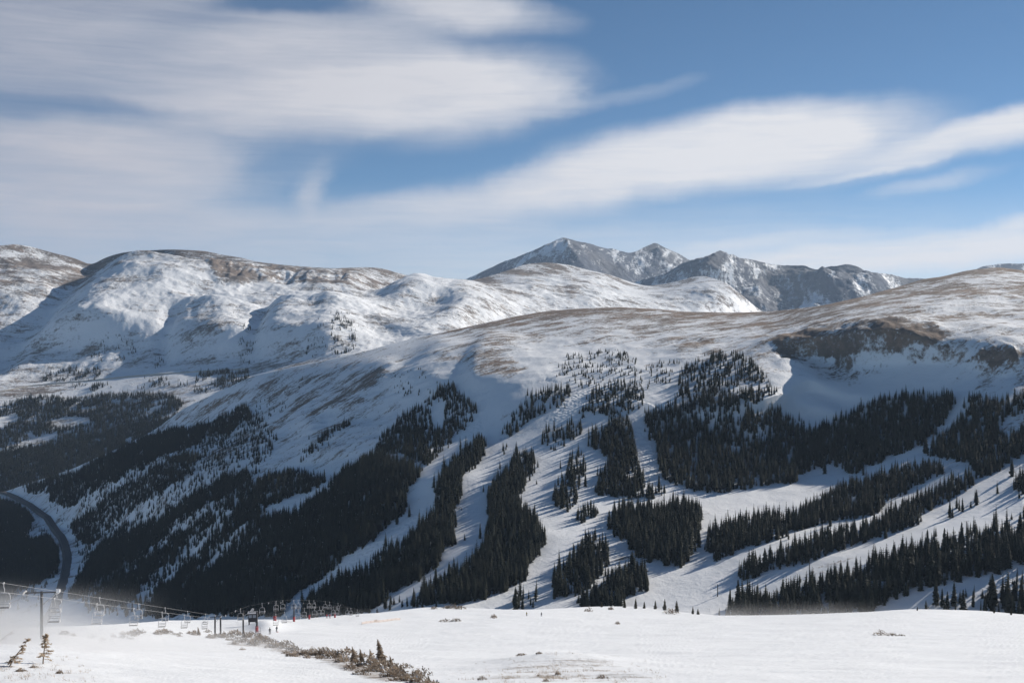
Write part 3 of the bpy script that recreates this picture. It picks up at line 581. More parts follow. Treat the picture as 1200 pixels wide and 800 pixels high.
# patch: (phrase, polygon seen in the photo, trees per m2 of ground, height m, spread)
PATCH = [
 ('in the big dark forest below the shaded flank', [(430, 532), (475, 540), (497, 547), (490, 560), (475, 582), (475, 600), (455, 617), (430, 640), (410, 652), (382, 672), (345, 700), (326, 728), (195, 726), (215, 690), (245, 662), (275, 632), (300, 605), (340, 595), (385, 568), (400, 550)], .085, 14),
 ('in the tongue of trees left of the first run', [(517, 447), (535, 445), (557, 475), (556, 492), (537, 510), (532, 522), (497, 547), (475, 540), (430, 532), (455, 500), (475, 480), (500, 467)], .055, 11),
 ('in the narrow belt on the shaded flank', [(300, 560), (320, 552), (345, 545), (382, 555), (380, 570), (350, 577), (325, 592), (300, 602), (280, 620), (262, 612), (280, 585)], .075, 12),
 ('in the dark forest along the spur edge', [(23, 570), (83, 550), (143, 523), (182, 503), (205, 500), (240, 498), (265, 487), (292, 473), (293, 490), (265, 508), (225, 520), (195, 535), (165, 550), (135, 563), (105, 583), (75, 600), (62, 592), (55, 580), (40, 578)], .075, 13),
 ('in the thin woods above the road bend', [(85, 610), (110, 592), (140, 572), (175, 550), (205, 537), (240, 530), (225, 555), (200, 573), (170, 592), (150, 603), (125, 620), (100, 642), (88, 628)], .055, 12),
 ('in the long dark belt beside the road', [(290, 550), (262, 553), (240, 566), (200, 590), (170, 607), (140, 622), (105, 650), (95, 675), (75, 700), (88, 702), (130, 674), (167, 652), (190, 634), (225, 607), (260, 584), (290, 569)], .085, 13),
 ('between the two white strips low on the left', [(167, 657), (190, 642), (215, 622), (250, 600), (258, 612), (225, 636), (200, 656), (185, 670), (165, 682), (160, 694), (130, 714), (95, 722), (105, 705), (130, 684)], .065, 13),
 ('in the belt right of the low white strips', [(262, 612), (240, 640), (215, 660), (195, 680), (175, 697), (160, 724), (205, 724), (212, 692), (235, 670), (245, 652), (275, 632), (300, 603), (300, 590), (280, 600)], .085, 13),
 ('in the valley forest left of the road', [(-60, 592), (-5, 582), (20, 590), (40, 604), (38, 616), (30, 632), (45, 627), (56, 624), (68, 642), (72, 655), (65, 672), (45, 687), (20, 692), (0, 722), (-60, 740)], .085, 13),
 ('in the curved island between the first two runs', [(562, 507), (570, 517), (569, 535), (556, 548), (542, 565), (535, 600), (535, 635), (515, 650), (512, 662), (490, 682), (465, 695), (430, 722), (345, 726), (362, 698), (387, 680), (405, 667), (435, 660), (437, 647), (455, 637), (480, 625), (497, 605), (510, 597), (510, 572), (517, 555), (540, 528)], .085, 14),
 ('in the long island left of the middle run', [(605, 522), (625, 530), (631, 545), (622, 560), (610, 585), (625, 597), (642, 625), (637, 650), (620, 662), (615, 680), (600, 690), (562, 706), (482, 716), (482, 702), (507, 682), (542, 660), (565, 640), (572, 605), (572, 570), (585, 555), (597, 543)], .085, 14),
 ('in the little clump at the foot of the middle run', [(600, 692), (615, 688), (632, 693), (632, 714), (600, 716)], .05, 14),
 ('in the upper grove above the middle run', [(586, 505), (600, 483), (622, 460), (645, 450), (670, 447), (670, 462), (652, 482), (622, 490), (608, 510), (590, 512)], .034, 12),
 ('in the small grove in the middle run', [(634, 503), (655, 495), (680, 488), (684, 505), (672, 520), (645, 527), (635, 517)], .034, 13),
 ('in the ragged grove beside the middle run', [(667, 525), (680, 525), (688, 545), (682, 560), (678, 575), (680, 590), (668, 602), (650, 593), (645, 580), (655, 560), (665, 545)], .040, 13),
 ('in the round clump below the ragged grove', [(672, 600), (690, 588), (702, 598), (700, 605), (682, 615), (673, 608)], .045, 13),
 ('in the central island under the treeline', [(690, 508), (700, 498), (712, 495), (717, 482), (735, 485), (742, 505), (746, 530), (755, 560), (758, 570), (785, 568), (786, 577), (765, 585), (700, 583), (696, 572), (705, 550), (715, 545), (705, 530), (695, 527)], .065, 13),
 ('in the loose trees at the treeline', [(692, 455), (720, 445), (750, 448), (760, 460), (750, 478), (735, 485), (712, 488), (695, 485), (680, 490), (678, 478), (690, 470)], .040, 10.5),
 ('scattered at the upper treeline', [(650, 440), (665, 415), (690, 408), (730, 410), (755, 425), (800, 420), (790, 445), (755, 458), (700, 455), (660, 452)], .017, 7),
 ('in the wide forest below the bowl', [(752, 485), (765, 475), (790, 468), (810, 462), (850, 458), (885, 455), (905, 462), (918, 490), (935, 490), (950, 502), (985, 486), (1005, 480), (1010, 472), (1030, 462), (1045, 458), (1065, 455), (1085, 455), (1100, 460), (1117, 455), (1122, 470), (1110, 490), (1085, 520), (1060, 533), (1035, 542), (1010, 552), (1000, 557), (985, 547), (965, 545), (962, 560), (930, 566), (900, 570), (860, 575), (835, 578), (815, 576), (785, 566), (770, 546), (768, 520), (760, 500)], .065, 13.5),
 ('in the open upper forest beside the cliffs', [(760, 475), (790, 462), (798, 440), (790, 428), (815, 422), (850, 412), (870, 415), (885, 430), (897, 440), (912, 462), (922, 478), (905, 466), (850, 462), (800, 466)], .030, 10.5),
 ('in the square island at the valley bottom', [(718, 592), (740, 588), (770, 588), (795, 582), (818, 590), (826, 597), (818, 610), (816, 640), (805, 662), (785, 660), (760, 655), (735, 640), (718, 625), (713, 612)], .085, 15),
 ('in the pointed island near the snow crest', [(648, 675), (663, 655), (675, 635), (690, 622), (712, 630), (714, 660), (700, 680), (685, 690), (665, 700), (650, 702)], .060, 15),
 ('in the low island just behind the snow crest', [(675, 700), (700, 680), (720, 660), (750, 655), (767, 675), (764, 690), (735, 698), (735, 712), (690, 714), (674, 712)], .060, 15),
 ('in the upper forest strip right of the open basin', [(827, 640), (830, 612), (850, 605), (900, 597), (925, 600), (960, 582), (982, 567), (1015, 557), (1040, 548), (1075, 540), (1105, 540), (1112, 552), (1057, 580), (1025, 602), (987, 612), (950, 620), (900, 637), (860, 648), (835, 658), (828, 650)], .062, 13),
 ('in the middle forest strip right of the open basin', [(862, 678), (862, 660), (880, 648), (905, 645), (940, 635), (975, 620), (1010, 612), (1050, 592), (1080, 577), (1110, 562), (1140, 547), (1146, 557), (1140, 572), (1120, 583), (1085, 598), (1080, 615), (1045, 625), (1000, 640), (965, 655), (945, 663), (900, 670), (875, 680)], .062, 13),
 ('in the forest under the shaded bowl at right', [(1105, 540), (1080, 535), (1100, 505), (1120, 490), (1132, 466), (1145, 459), (1170, 465), (1200, 458), (1330, 430), (1330, 500), (1200, 535), (1170, 552), (1146, 562), (1140, 547)], .060, 13),
 ('in the open row on the right ski run', [(1105, 606), (1120, 588), (1150, 578), (1170, 566), (1173, 578), (1150, 592), (1110, 609)], .024, 13),
 ('in the small group at the top of the right run', [(1175, 574), (1190, 558), (1215, 540), (1215, 576), (1185, 582)], .040, 14),
 ('in the broad dark strip across the lower right', [(900, 700), (920, 683), (962, 670), (1012, 657), (1062, 640), (1097, 632), (1125, 627), (1155, 620), (1200, 612), (1330, 580), (1330, 640), (1200, 665), (1150, 675), (1100, 688), (1050, 703), (1020, 718), (900, 728), (856, 726), (862, 700), (872, 690), (895, 688)], .075, 15),
 ('in the thin trees above the lower right strip', [(1050, 645), (1060, 632), (1100, 622), (1150, 612), (1172, 592), (1215, 585), (1215, 615), (1150, 628), (1100, 640)], .012, 15),
 ('in the last clump at the lower right corner', [(1050, 712), (1075, 706), (1110, 693), (1120, 683), (1135, 693), (1150, 688), (1175, 678), (1200, 672), (1330, 640), (1330, 724), (1200, 728), (1140, 722), (1110, 720)], .045, 15),
 ('in the row climbing the shaded flank', [(350, 545), (356, 528), (375, 512), (390, 502), (405, 490), (412, 497), (396, 513), (378, 526), (370, 536)], .030, 11),
 ('in the sparse shrubs under the brown outcrop', [(452, 468), (470, 445), (490, 436), (515, 446), (500, 467), (475, 472)], .010, 6),
 ('scattered high on the shaded flank', [(296, 496), (300, 470), (315, 458), (345, 455), (348, 474), (315, 492)], .006, 8),
 ('beside the brown outcrop on the ridge', [(344, 457), (346, 444), (362, 440), (362, 452)], .008, 8),
 ('standing alone on the first ski run', [(590, 535), (588, 520), (598, 518), (600, 533)], .02, 11),
 ('in a tiny row on the open basin', [(892, 588), (905, 583), (914, 584), (912, 590)], .02, 6),
 ('in the thin fringe along the basin edge', [(955, 590), (965, 574), (985, 562), (1000, 566), (985, 584)], .016, 8),
 ('in the few trees behind the snow crest', [(440, 716), (460, 700), (475, 698), (484, 716)], .018, 11),
 ('in the few trees at the left end of the lower strip', [(835, 728), (845, 708), (865, 700), (870, 728)], .02, 13),
]
PATCH += [('scattered over the shaded flank', [(110, 560), (180, 520), (240, 500), (300, 478), (330, 520), (300, 560), (262, 610), (200, 650), (110, 705), (85, 690), (100, 640), (80, 615)], .019, 11),
 ('scattered low on the shaded flank', [(95, 700), (130, 640), (200, 590), (300, 560), (340, 560), (300, 620), (240, 680), (200, 722), (95, 722)], .022, 12),
 ('along the white strip beside the road', [(20, 585), (60, 592), (85, 610), (95, 650), (90, 690), (70, 715), (85, 650), (70, 620), (45, 600)], .004, 8),
 ('scattered left of the road', [(30, 600), (60, 620), (70, 650), (60, 690), (40, 715), (10, 715), (20, 640)], .008, 11)]
GAPS = [[(504, 472), (520, 466), (523, 490), (512, 501), (505, 495)], [(335, 598), (350, 586), (384, 566), (386, 572), (352, 596), (340, 603)], [(1128, 474), (1136, 471), (1112, 498), (1094, 516), (1089, 520), (1106, 496)], [(1168, 497), (1200, 482), (1205, 490), (1180, 512)],
        [(690, 690), (703, 676), (712, 670), (712, 675), (700, 688), (676, 700), (672, 698)], [(938, 590), (948, 578), (958, 575), (955, 584)], [(990, 588), (1008, 578), (1010, 584), (995, 590)], [(930, 560), (960, 548), (966, 552), (940, 566)]]
FLANK = ('along the spur', 'thin woods', 'long dark belt', 'between the two white', 'belt right of the low', 'narrow belt', 'tongue of trees')
def plant(L, patches, hfun, gaps, seedcell=3, clump=.0):
    P = L['P']; U = L['U']; V = L['V']
    e1 = P[:-1, 1:, :2] - P[:-1, :-1, :2]; e2 = P[1:, :-1, :2] - P[:-1, :-1, :2]
    area = np.abs(e1[..., 0] * e2[..., 1] - e1[..., 1] * e2[..., 0]); Uc = U[:-1, :-1]; Vc = V[:-1, :-1]
    out = []
    for pi_, (name, poly, rho, h) in enumerate(patches):
        p = np.array(poly); sel = (Uc > p[:, 0].min() - 2) & (Uc < p[:, 0].max() + 2) & (Vc > p[:, 1].min() - 2) & (Vc < p[:, 1].max() + 2)
        ii, jj = np.nonzero(sel); cnt = rng.poisson(area[ii, jj] * rho); ii = np.repeat(ii, cnt); jj = np.repeat(jj, cnt)
        a = rng.random(len(ii)); b = rng.random(len(ii))
        u = U[ii, jj] + b * L['du']; v = V[ii, jj] * (1 - a) + V[ii + 1, jj] * a
        W = P[ii, jj] * (1 - a)[:, None] * (1 - b)[:, None] + P[ii + 1, jj] * a[:, None] * (1 - b)[:, None] + P[ii, jj + 1] * (1 - a)[:, None] * b[:, None] + P[ii + 1, jj + 1] * (a * b)[:, None]
        hh = h * np.clip(rng.normal(1, .28, len(u)), .38, 1.75) * np.where(rng.random(len(u)) < .2, .6, 1)
        if rho < .02 and name: hh = hh * .9
        hp = hh * F / W[:, 1]
        fl = any(q in name for q in FLANK); A = 12. if fl else (6.5 if L is mid else 9.)
        wob = A * (perlin(u / 26, v / 26, 7) + .7 * perlin(u / 8, v / 8, 8)); wv = .5 * A * perlin(u / 14, v / 14, 9)
        out_ = np.where(rng.random(len(u)) < .10, rng.normal(0, 5.5, len(u)), 0); wob = wob + out_; wv = wv + .5 * out_ * rng.choice([-1, 1], len(u))
        ok = inside(poly, u + wob, v + wv) & (inside(poly, u + wob * .6, v - .62 * hp + wv) if fl else inside(poly, u + out_, v + .5 * out_ - rng.uniform(.35, .85, len(u)) * hp))
        if L is left: ok &= perlin(W[:, 0] / 60, W[:, 1] / 60, 37) + .6 * perlin(W[:, 0] / 20, W[:, 1] / 20, 38) > (-.38 if rho > .03 else -.05) + .20 * ss(505, 460, v) * (v > 455)
        if fl: ok &= perlin(W[:, 0] / 30, W[:, 1] / 30, 27) + .5 * perlin(W[:, 0] / 9, W[:, 1] / 9, 28) > -.30
        if rho < .06: ok &= perlin(W[:, 0] / 22, W[:, 1] / 22, 17) > (-.06 - .45 * (rho - .01) / .05 if rho > .01 else .0)
        for g in gaps: ok &= ~inside(g, u + wob * .6, v + wv * .6) & ~inside(g, u + wob * .6, v - .5 * hp)
        out.append(np.c_[W, hh, u, v, hp, np.full(len(u), pi_)][ok])
    return np.concatenate(out)
T = plant(mid, PATCH, None, GAPS)
# keep the road clear
rp = at(mid, *np.array([(np.interp(s, range(len(ROADPX)), [q[0] for q in ROADPX]), np.interp(s, range(len(ROADPX)), [q[1] for q in ROADPX])) for s in np.linspace(0, len(ROADPX) - 1, 120)]).T)
dmin = np.min(np.hypot(T[:, None, 0] - rp[None, :, 0], T[:, None, 1] - rp[None, :, 1]), axis=1) if len(T) < 60000 else np.full(len(T), 99)
T = T[dmin > 15]
# which trees show largest: paint near to far
occ = np.zeros((800, 1200), bool); cr = ip(S_FG, np.arange(1200))
for x in range(1200): occ[max(0, int(cr[x])):, x] = True
order = np.argsort(T[:, 1]); vis = np.zeros(len(T))
for k in order:
    _, _, _, hh, u, v, hp, _ = T[k]
    if u < -8 or u > 1208: continue
    h_ = int(round(hp)); n = 0; vb = int(v)
    for r_ in range(h_):
        y = vb - r_
        if y < 0 or y > 799: continue
        w_ = .15 * hp * (1 - r_ / hp) + .25; a0, a1 = max(0, int(round(u - w_))), min(1200, int(round(u + w_)) + 1)
        if a1 > a0: row_ = occ[y, a0:a1]; n += (~row_).sum(); row_[:] = True
    vis[k] = n
best = np.argsort(-vis)[:300]; rest_ = np.setdiff1d(np.arange(len(T)), best)
print('TREES', len(T), 'min visible px among individuals', vis[best].min())
cnt = {}
for q in best: cnt.setdefault(int(T[q, 7]), []).append(q)
size_words = ('tall', 'slim', 'full', 'short')
for pid, qs in cnt.items():
    qs = sorted(qs, key=lambda q: T[q, 4]); us = np.array([T[q, 4] for q in qs]); hs = np.array([T[q, 3] for q in qs]); mh = np.median(hs)
    phrase = PATCH[pid][0]; nb = max(1, min(5, len(qs) // 6)); cut = np.quantile(us, np.linspace(0, 1, nb + 1))
    where = {1: [''], 2: [', left half', ', right half'], 3: [', left third', ', middle third', ', right third'],
             4: [', left end', ', left of its middle', ', right of its middle', ', right end'],
             5: [', far left end', ', left of its middle', ', at its middle', ', right of its middle', ', far right end']}[nb]
    for q in qs:
        x, y, z, hh, u, v, hp, _ = T[q]; z = T[q, 2]
        w_ = where[min(nb - 1, int(np.searchsorted(cut[1:-1], u)))]; kindw = 'tall dark spruce' if hh > mh else 'shorter dark spruce'
        o = empty('spruce_tree', (x, y, z - .3), random.uniform(0, 6)); s = hh; wd = random.uniform(1.0, 1.4)
        o.scale = (s * wd, s * wd, s)
        c = link('crown', near_crowns[random.randrange(6)], o); t_ = link('trunk', trunk_me, o)
        ph = kindw + ' ' + phrase + w_
        tag(o, ' '.join(ph.split()[:16]), 'tree', (kindw + ' ' + phrase + w_).replace(',', ''))
# all other trees: one wood of instanced trees
lodc = bpy.data.collections.new('tree_kinds')
for k, me in enumerate(lod): lodc.objects.link(bpy.data.objects.new('conifer_kind', me))
def wood(name, W, hh, label, cat):
    me = bpy.data.meshes.new(name); n = len(W); me.vertices.add(n); W = W.copy(); W[:, 2] -= .3
    me.vertices.foreach_set('co', W.astype(np.float32).ravel())
    wd = rng.uniform(1.05, 1.5, n) * hh * np.interp(hh, [3, 6, 9], [2.0, 1.5, 1.0])
    a = me.attributes.new('size', 'FLOAT_VECTOR', 'POINT'); a.data.foreach_set('vector', np.stack([wd, wd, hh], -1).astype(np.float32).ravel())
    a = me.attributes.new('turn', 'FLOAT_VECTOR', 'POINT'); tr = np.zeros((n, 3), np.float32); tr[:, 2] = rng.uniform(0, 6.28, n); tr[:, :2] = rng.normal(0, .03, (n, 2)); a.data.foreach_set('vector', tr.ravel())
    a = me.attributes.new('which', 'INT', 'POINT'); a.data.foreach_set('value', rng.integers(0, len(lod), n).astype(np.int32))
    me.update(); o = link(name, me); me.materials.append(m_needle)
    g = bpy.data.node_groups.new(name + '_nodes', 'GeometryNodeTree')
    g.interface.new_socket('Geometry', in_out='INPUT', socket_type='NodeSocketGeometry'); g.interface.new_socket('Geometry', in_out='OUTPUT', socket_type='NodeSocketGeometry')
    nn = g.nodes.new; gi = nn('NodeGroupInput'); go = nn('NodeGroupOutput'); ci = nn('GeometryNodeCollectionInfo'); ci.inputs['Collection'].default_value = lodc
    ci.inputs['Separate Children'].default_value = True; ci.inputs['Reset Children'].default_value = True
    ins = nn('GeometryNodeInstanceOnPoints'); ins.inputs['Pick Instance'].default_value = True
    def attr(nm, ty):
        q = nn('GeometryNodeInputNamedAttribute'); q.data_type = ty; q.inputs['Name'].default_value = nm; return q.outputs['Attribute']
    l = g.links.new
    l(gi.outputs[0], ins.inputs['Points']); l(ci.outputs[0], ins.inputs['Instance']); l(attr('which', 'INT'), ins.inputs['Instance Index'])
    e2r = nn('FunctionNodeEulerToRotation'); l(attr('turn', 'FLOAT_VECTOR'), e2r.inputs[0]); l(e2r.outputs[0], ins.inputs['Rotation'])
    l(attr('size', 'FLOAT_VECTOR'), ins.inputs['Scale']); l(ins.outputs[0], go.inputs[0])
    md = o.modifiers.new('trees', 'NODES'); md.node_group = g
    return tag(o, label, cat, kind='stuff')
wood('conifer_forest', T[rest_][:, :3], T[rest_, 3], 'dark spruce forest covering the ski mountain between white runs', 'forest')
LPATCH = [
 ('', [(-80, 490), (0, 472), (40, 460), (80, 463), (130, 458), (200, 460), (216, 472), (206, 502), (182, 510), (143, 530), (83, 556), (23, 576), (0, 583), (-80, 600)], .034, 15),
 ('', [(-40, 535), (60, 520), (140, 500), (206, 490), (206, 505), (143, 530), (83, 556), (23, 576), (-40, 590)], .05, 15),
 ('', [(44, 446), (55, 434), (80, 428), (118, 430), (120, 446), (80, 447)], .022, 13), ('', [(100, 424), (115, 408), (140, 405), (160, 410), (160, 420), (125, 428)], .012, 11),
 ('', [(178, 432), (182, 418), (192, 418), (190, 432)], .012, 11), ('', [(78, 457), (85, 449), (110, 446), (135, 450), (135, 458)], .024, 13), ('', [(160, 456), (175, 445), (195, 440), (201, 455)], .02, 13),
 ('', [(226, 460), (230, 436), (262, 432), (290, 432), (299, 438), (285, 450), (262, 462)], .026, 14), ('', [(277, 428), (280, 408), (297, 398), (300, 414), (293, 428)], .014, 11),
 ('', [(350, 424), (360, 412), (382, 406), (383, 420)], .010, 10), ('', [(386, 420), (390, 400), (410, 392), (420, 412), (415, 420)], .020, 12), ('', [(205, 458), (207, 446), (220, 442), (220, 456)], .02, 13),
 ('', [(0, 440), (10, 428), (30, 424), (25, 438)], .008, 11), ('', [(240, 400), (250, 385), (300, 375), (300, 395)], .0012, 8)]
LGAPS = [[(-10, 492), (22, 483), (19, 492), (-10, 504)], [(20, 520), (65, 505), (64, 513), (24, 523)], [(58, 496), (75, 488), (106, 490), (104, 497), (70, 500)], [(130, 470), (142, 466), (140, 474)]]
TL = plant(left, LPATCH, None, LGAPS)
wood('distant_forest', TL[:, :3], TL[:, 3], 'dark conifer woods at the foot of the far left range', 'forest')
print('LEFT TREES', len(TL))

# ------------------------------------------------------------------ shrubs and dwarf firs on the near slope
m_kr = needle_mat('frosted_needles', (.27, .21, .155), (.47, .385, .305), .5); m_kr2 = needle_mat('dark_frosted_needles', (.18, .145, .112), (.36, .295, .235), .5)
m_twig = simple('dead_twig', (.24, .18, .135), .9); m_pale = needle_mat('rimed_needles', (.52, .41, .30), (.72, .62, .50), .5); m_rime = simple('rime', (.78, .79, .82), .7)
def shrub_mesh(seed, mat, wide=1.0, n=150):
    r = random.Random(seed); V = []; Fc = []
    for _ in range(n):
        a = r.uniform(0, 6.283); rr = wide * .6 * r.random() ** .6; x, y = rr * cos(a), rr * sin(a) * .7
        top = (.95 - .75 * (rr / (wide * .6)) ** 1.6) * r.uniform(.55, 1.0); z = top * r.uniform(.15, 1)
        l = r.uniform(.10, .22); ta = a + r.uniform(-1, 1); tilt = r.uniform(.1, 1.3); d = np.array([cos(ta) * cos(tilt) - .35, sin(ta) * cos(tilt), sin(tilt)]) * l
        s = np.array([-sin(ta), cos(ta), r.uniform(-.3, .3)]) * l * .35; c = np.array([x, y, z]); b = len(V)
        V += [c - s, c + s, c + d * .6 + s * .8, c + d, c + d * .6 - s * .8]; Fc.append((b, b + 1, b + 2, b + 3, b + 4))
    me = new_mesh('foliage', V, Fc, [mat, m_rime]); me.polygons.foreach_set('material_index', (np.random.default_rng(seed).random(len(Fc)) < .10).astype(np.int32)); return me
def shrub_stem(seed):
    r = random.Random(seed); m = MB()
    for k in range(6):
        a = r.uniform(0, 6.28); m.tube([(0, 0, -.15), (.2 * cos(a), .15 * sin(a), .25), (.38 * cos(a) - .08, .3 * sin(a), .6)], [.035, .025, .008], 5)
    return m.mesh('stem', m_twig)
shrubs = [(shrub_mesh(300 + k, (m_kr, m_kr2)[k % 2], (1.0, 1.5, .8, 1.25)[k % 4]), shrub_stem(320 + k)) for k in range(8)]
def dwarf_mesh(seed, mat):
    V, Fc = conifer(seed, 15, 9, .03, .31); r = np.random.default_rng(seed); V = V + r.normal(0, .012, V.shape); V[:, 0] -= .14 * V[:, 2] ** 1.5
    return new_mesh('crown', V, Fc, [mat])
dwarfs = [dwarf_mesh(340 + k, (m_kr, m_kr2)[k % 2]) for k in range(6)]
dtr = MB(); dtr.tube([(0, 0, -.1), (-.03, 0, .3), (-.12, 0, .88)], [.03, .024, .006], 6); dwarf_trunk = dtr.mesh('trunk', m_trunk)
def ground(u, v): return at(fg, u, v)[0]
def put_shrub(u, v, px, label, group, wide=1.0):
    g = ground(u, v); s = px * g[1] / F; o = empty('krummholz_shrub', (g[0], g[1], g[2] - .04), random.uniform(-.5, .5)); o.scale = (s * wide, s * wide, s)
    f, st = shrubs[random.randrange(8)]; link('foliage', f, o); link('stem', st, o); return tag(o, label, 'shrub', group)
m_olive = needle_mat('olive_needles', (.035, .034, .020), (.085, .075, .045), .2)
crest_firs = []
for k in range(5):
    V, Fc = conifer(380 + k, 13, 8, .02, .26 + .05 * (k % 3)); V = V + np.random.default_rng(k).normal(0, .02, V.shape); crest_firs.append(new_mesh('crown', V, Fc, [m_olive]))
def put_fir(u, v, px, label, group=None, rz=None, kinds=None):
    g = ground(u, v); s = (1.25 if not kinds else 1.) * px * g[1] / F; o = empty('dwarf_fir', (g[0], g[1], g[2] - .05), random.uniform(-.6, .6) if rz is None else rz); o.scale = (s, s, s)
    link('crown', random.choice(kinds or dwarfs), o); link('trunk', dwarf_trunk, o); return tag(o, label, 'tree', group)
line = np.array([(258, 748), (285, 750), (310, 755), (340, 763), (380, 771), (420, 779), (455, 786), (485, 795), (515, 805)], float)
segn = ['just below the lift towers', 'in the brown hedge below the snow mound', 'at the middle of the brown shrub line', 'around the tallest dwarf fir', 'at the lower right end of the shrub line']
for k in range(118):
    s = (k + random.random()) / 118; u = np.interp(s, np.linspace(0, 1, len(line)), line[:, 0]); v = np.interp(s, np.linspace(0, 1, len(line)), line[:, 1]) + random.gauss(-1., 4.6 - 1.6 * (s < .3))
    px = np.interp(s, [0, .4, .75, 1], [6.5, 8.5, 12, 10]) * random.uniform(.6, 1.3); w = segn[min(4, int(s * 5))]
    put_shrub(u, v, px, 'wind clipped brown shrub ' + w, 'brown shrubs ' + w, random.uniform(1.0, 1.6))
for (u, v, px, lab) in ((415, 776, 15, 'pointed tan dwarf fir left of the tallest one'), (424, 776, 13, 'thin grey dwarf fir with gaps beside the tan one'), (435, 776, 12, 'small grey dwarf fir just left of the tallest'),
        (447, 780, 25, 'tallest brown dwarf fir rising from the shrub line'), (459, 782, 13, 'thin bare topped fir right of the tallest'), (466, 784, 9, 'short tan fir on the right shoulder of the shrub line'), (471, 786, 10, 'pale short fir below the tallest dwarf fir'),
        (397, 772, 9, 'tiny fir in the middle of the shrub line'), (324, 757, 8, 'thin little fir spike over the left shrub line'), (375, 768, 8, 'little brown fir in the shrub line left of centre'), (484, 792, 7, 'small leaning fir at the right of the shrub line'), (492, 794, 8, 'small fir with bent tip near the bottom edge'), (503, 799, 8, 'last small fir of the shrub line at bottom'),
        (233, 744, 8, 'brown fir tuft left of the lift towers'), (287, 748, 8, 'small fir at the foot of the tall lift tower')):
    put_fir(u, v, px, lab)
for k in range(30):
    u = random.uniform(100, 255); v = np.interp(u, [100, 150, 190, 255], [748, 745, 741, 746]) + random.gauss(0, 1.6); w = 'under the left chairlift' if u < 170 else 'left of the lift towers'
    put_shrub(u, v, random.uniform(3.5, 7), 'low snow dusted shrub ' + w, 'low shrubs ' + w, random.uniform(1.1, 1.9))
for (u, v, px, w, lab) in ((522, 728, 5, 1.6, 'flat left half of the paired shrubs on the open snow'), (535, 727.5, 5.5, 1.5, 'right half of the paired shrubs on the open snow'), (579, 724, 7.5, .9, 'dark round shrub alone right of the paired shrubs'), (1032, 743, 7.5, 1.3, 'dark twiggy shrub alone on the right snow slope'), (1046, 743.5, 5.5, 1.5, 'low shrub trailing right of the dark twiggy one'), (1057, 744, 3.5, 1.8, 'lowest end of the lone shrub patch at right'),
        (724, 731, 5.5, 1.0, 'tiny shrub with a twig in the middle snow'), (690, 716, 7, .8, 'small dark shrub standing just below the crest'), (716, 714, 5, 1.3, 'faint pale shrub right of the dark crest shrub'), (509, 713.5, 5, 1.2, 'dark shrub at the left end of the crest'), (787, 719, 8, 1.4, 'dark broad shrub below the crest firs'),
        (612, 777, 5, 2., 'flat shrub on top of the grassy hump'), (632, 778, 4, 2., 'second flat shrub on the grassy hump'), (654, 790, 8, .8, 'upright tuft on the face of the grassy hump'), (632, 792, 7, .9, 'pale tuft low on the grassy hump'), (707, 797, 7, 1.5, 'dark shrub at the right foot of the grassy hump'), (565, 798, 8, 1., 'reddish tuft left of the grassy hump'), (503, 800, 9, .9, 'reddish twigs at the bottom edge'), (640, 800, 7, .9, 'pale twigs at the bottom edge below the hump'),
        (76, 747, 8, 1.3, 'blurred shrub behind blowing snow'), (86, 748, 6, 1.2, 'smaller blurred shrub behind blowing snow'), (25, 789, 6, 2.2, 'flat snowed shrub at lower left'), (70, 792, 7, 1.3, 'twiggy clump right of the battered firs'), (40, 783, 5, 1.8, 'low clump between the battered firs')):
    put_shrub(u, v, px, lab, None, w)
for (u, v, px, lab) in ((532, 713, 7, 'olive bush at left on the snow crest'), (540, 713.5, 6, 'second olive bush on the left crest'), (524, 713, 5, 'smallest olive bush on the left crest')): put_shrub(u, v, px, lab, None, 1.5)
for (u, v, px, lab) in ((745, 712.5, 12, 'round olive fir on the crest'), (779, 714, 13, 'upright fir left of the crest pair'), (793, 715, 13, 'broad dark fir right on the crest'), (768, 713, 10, 'thin pale fir on the crest'), (755, 712.5, 8, 'small pale fir behind the round olive one'), (812, 719, 9, 'bushy fir at the right end of the crest group'), (818, 719.5, 7, 'little fir at the far right of the crest group'), (732, 711.5, 9, 'small fir beside the low tree island'), (705, 711, 6, 'tiny fir at the top of the crest'),
                        (1075, 715, 5, 'tiny brown fir on the right crest'), (1165, 718, 6, 'reddish fir near the right edge of the crest'), (1185, 720, 7, 'brown fir at the right edge of the crest')): put_fir(u, v, px, lab, kinds=crest_firs)
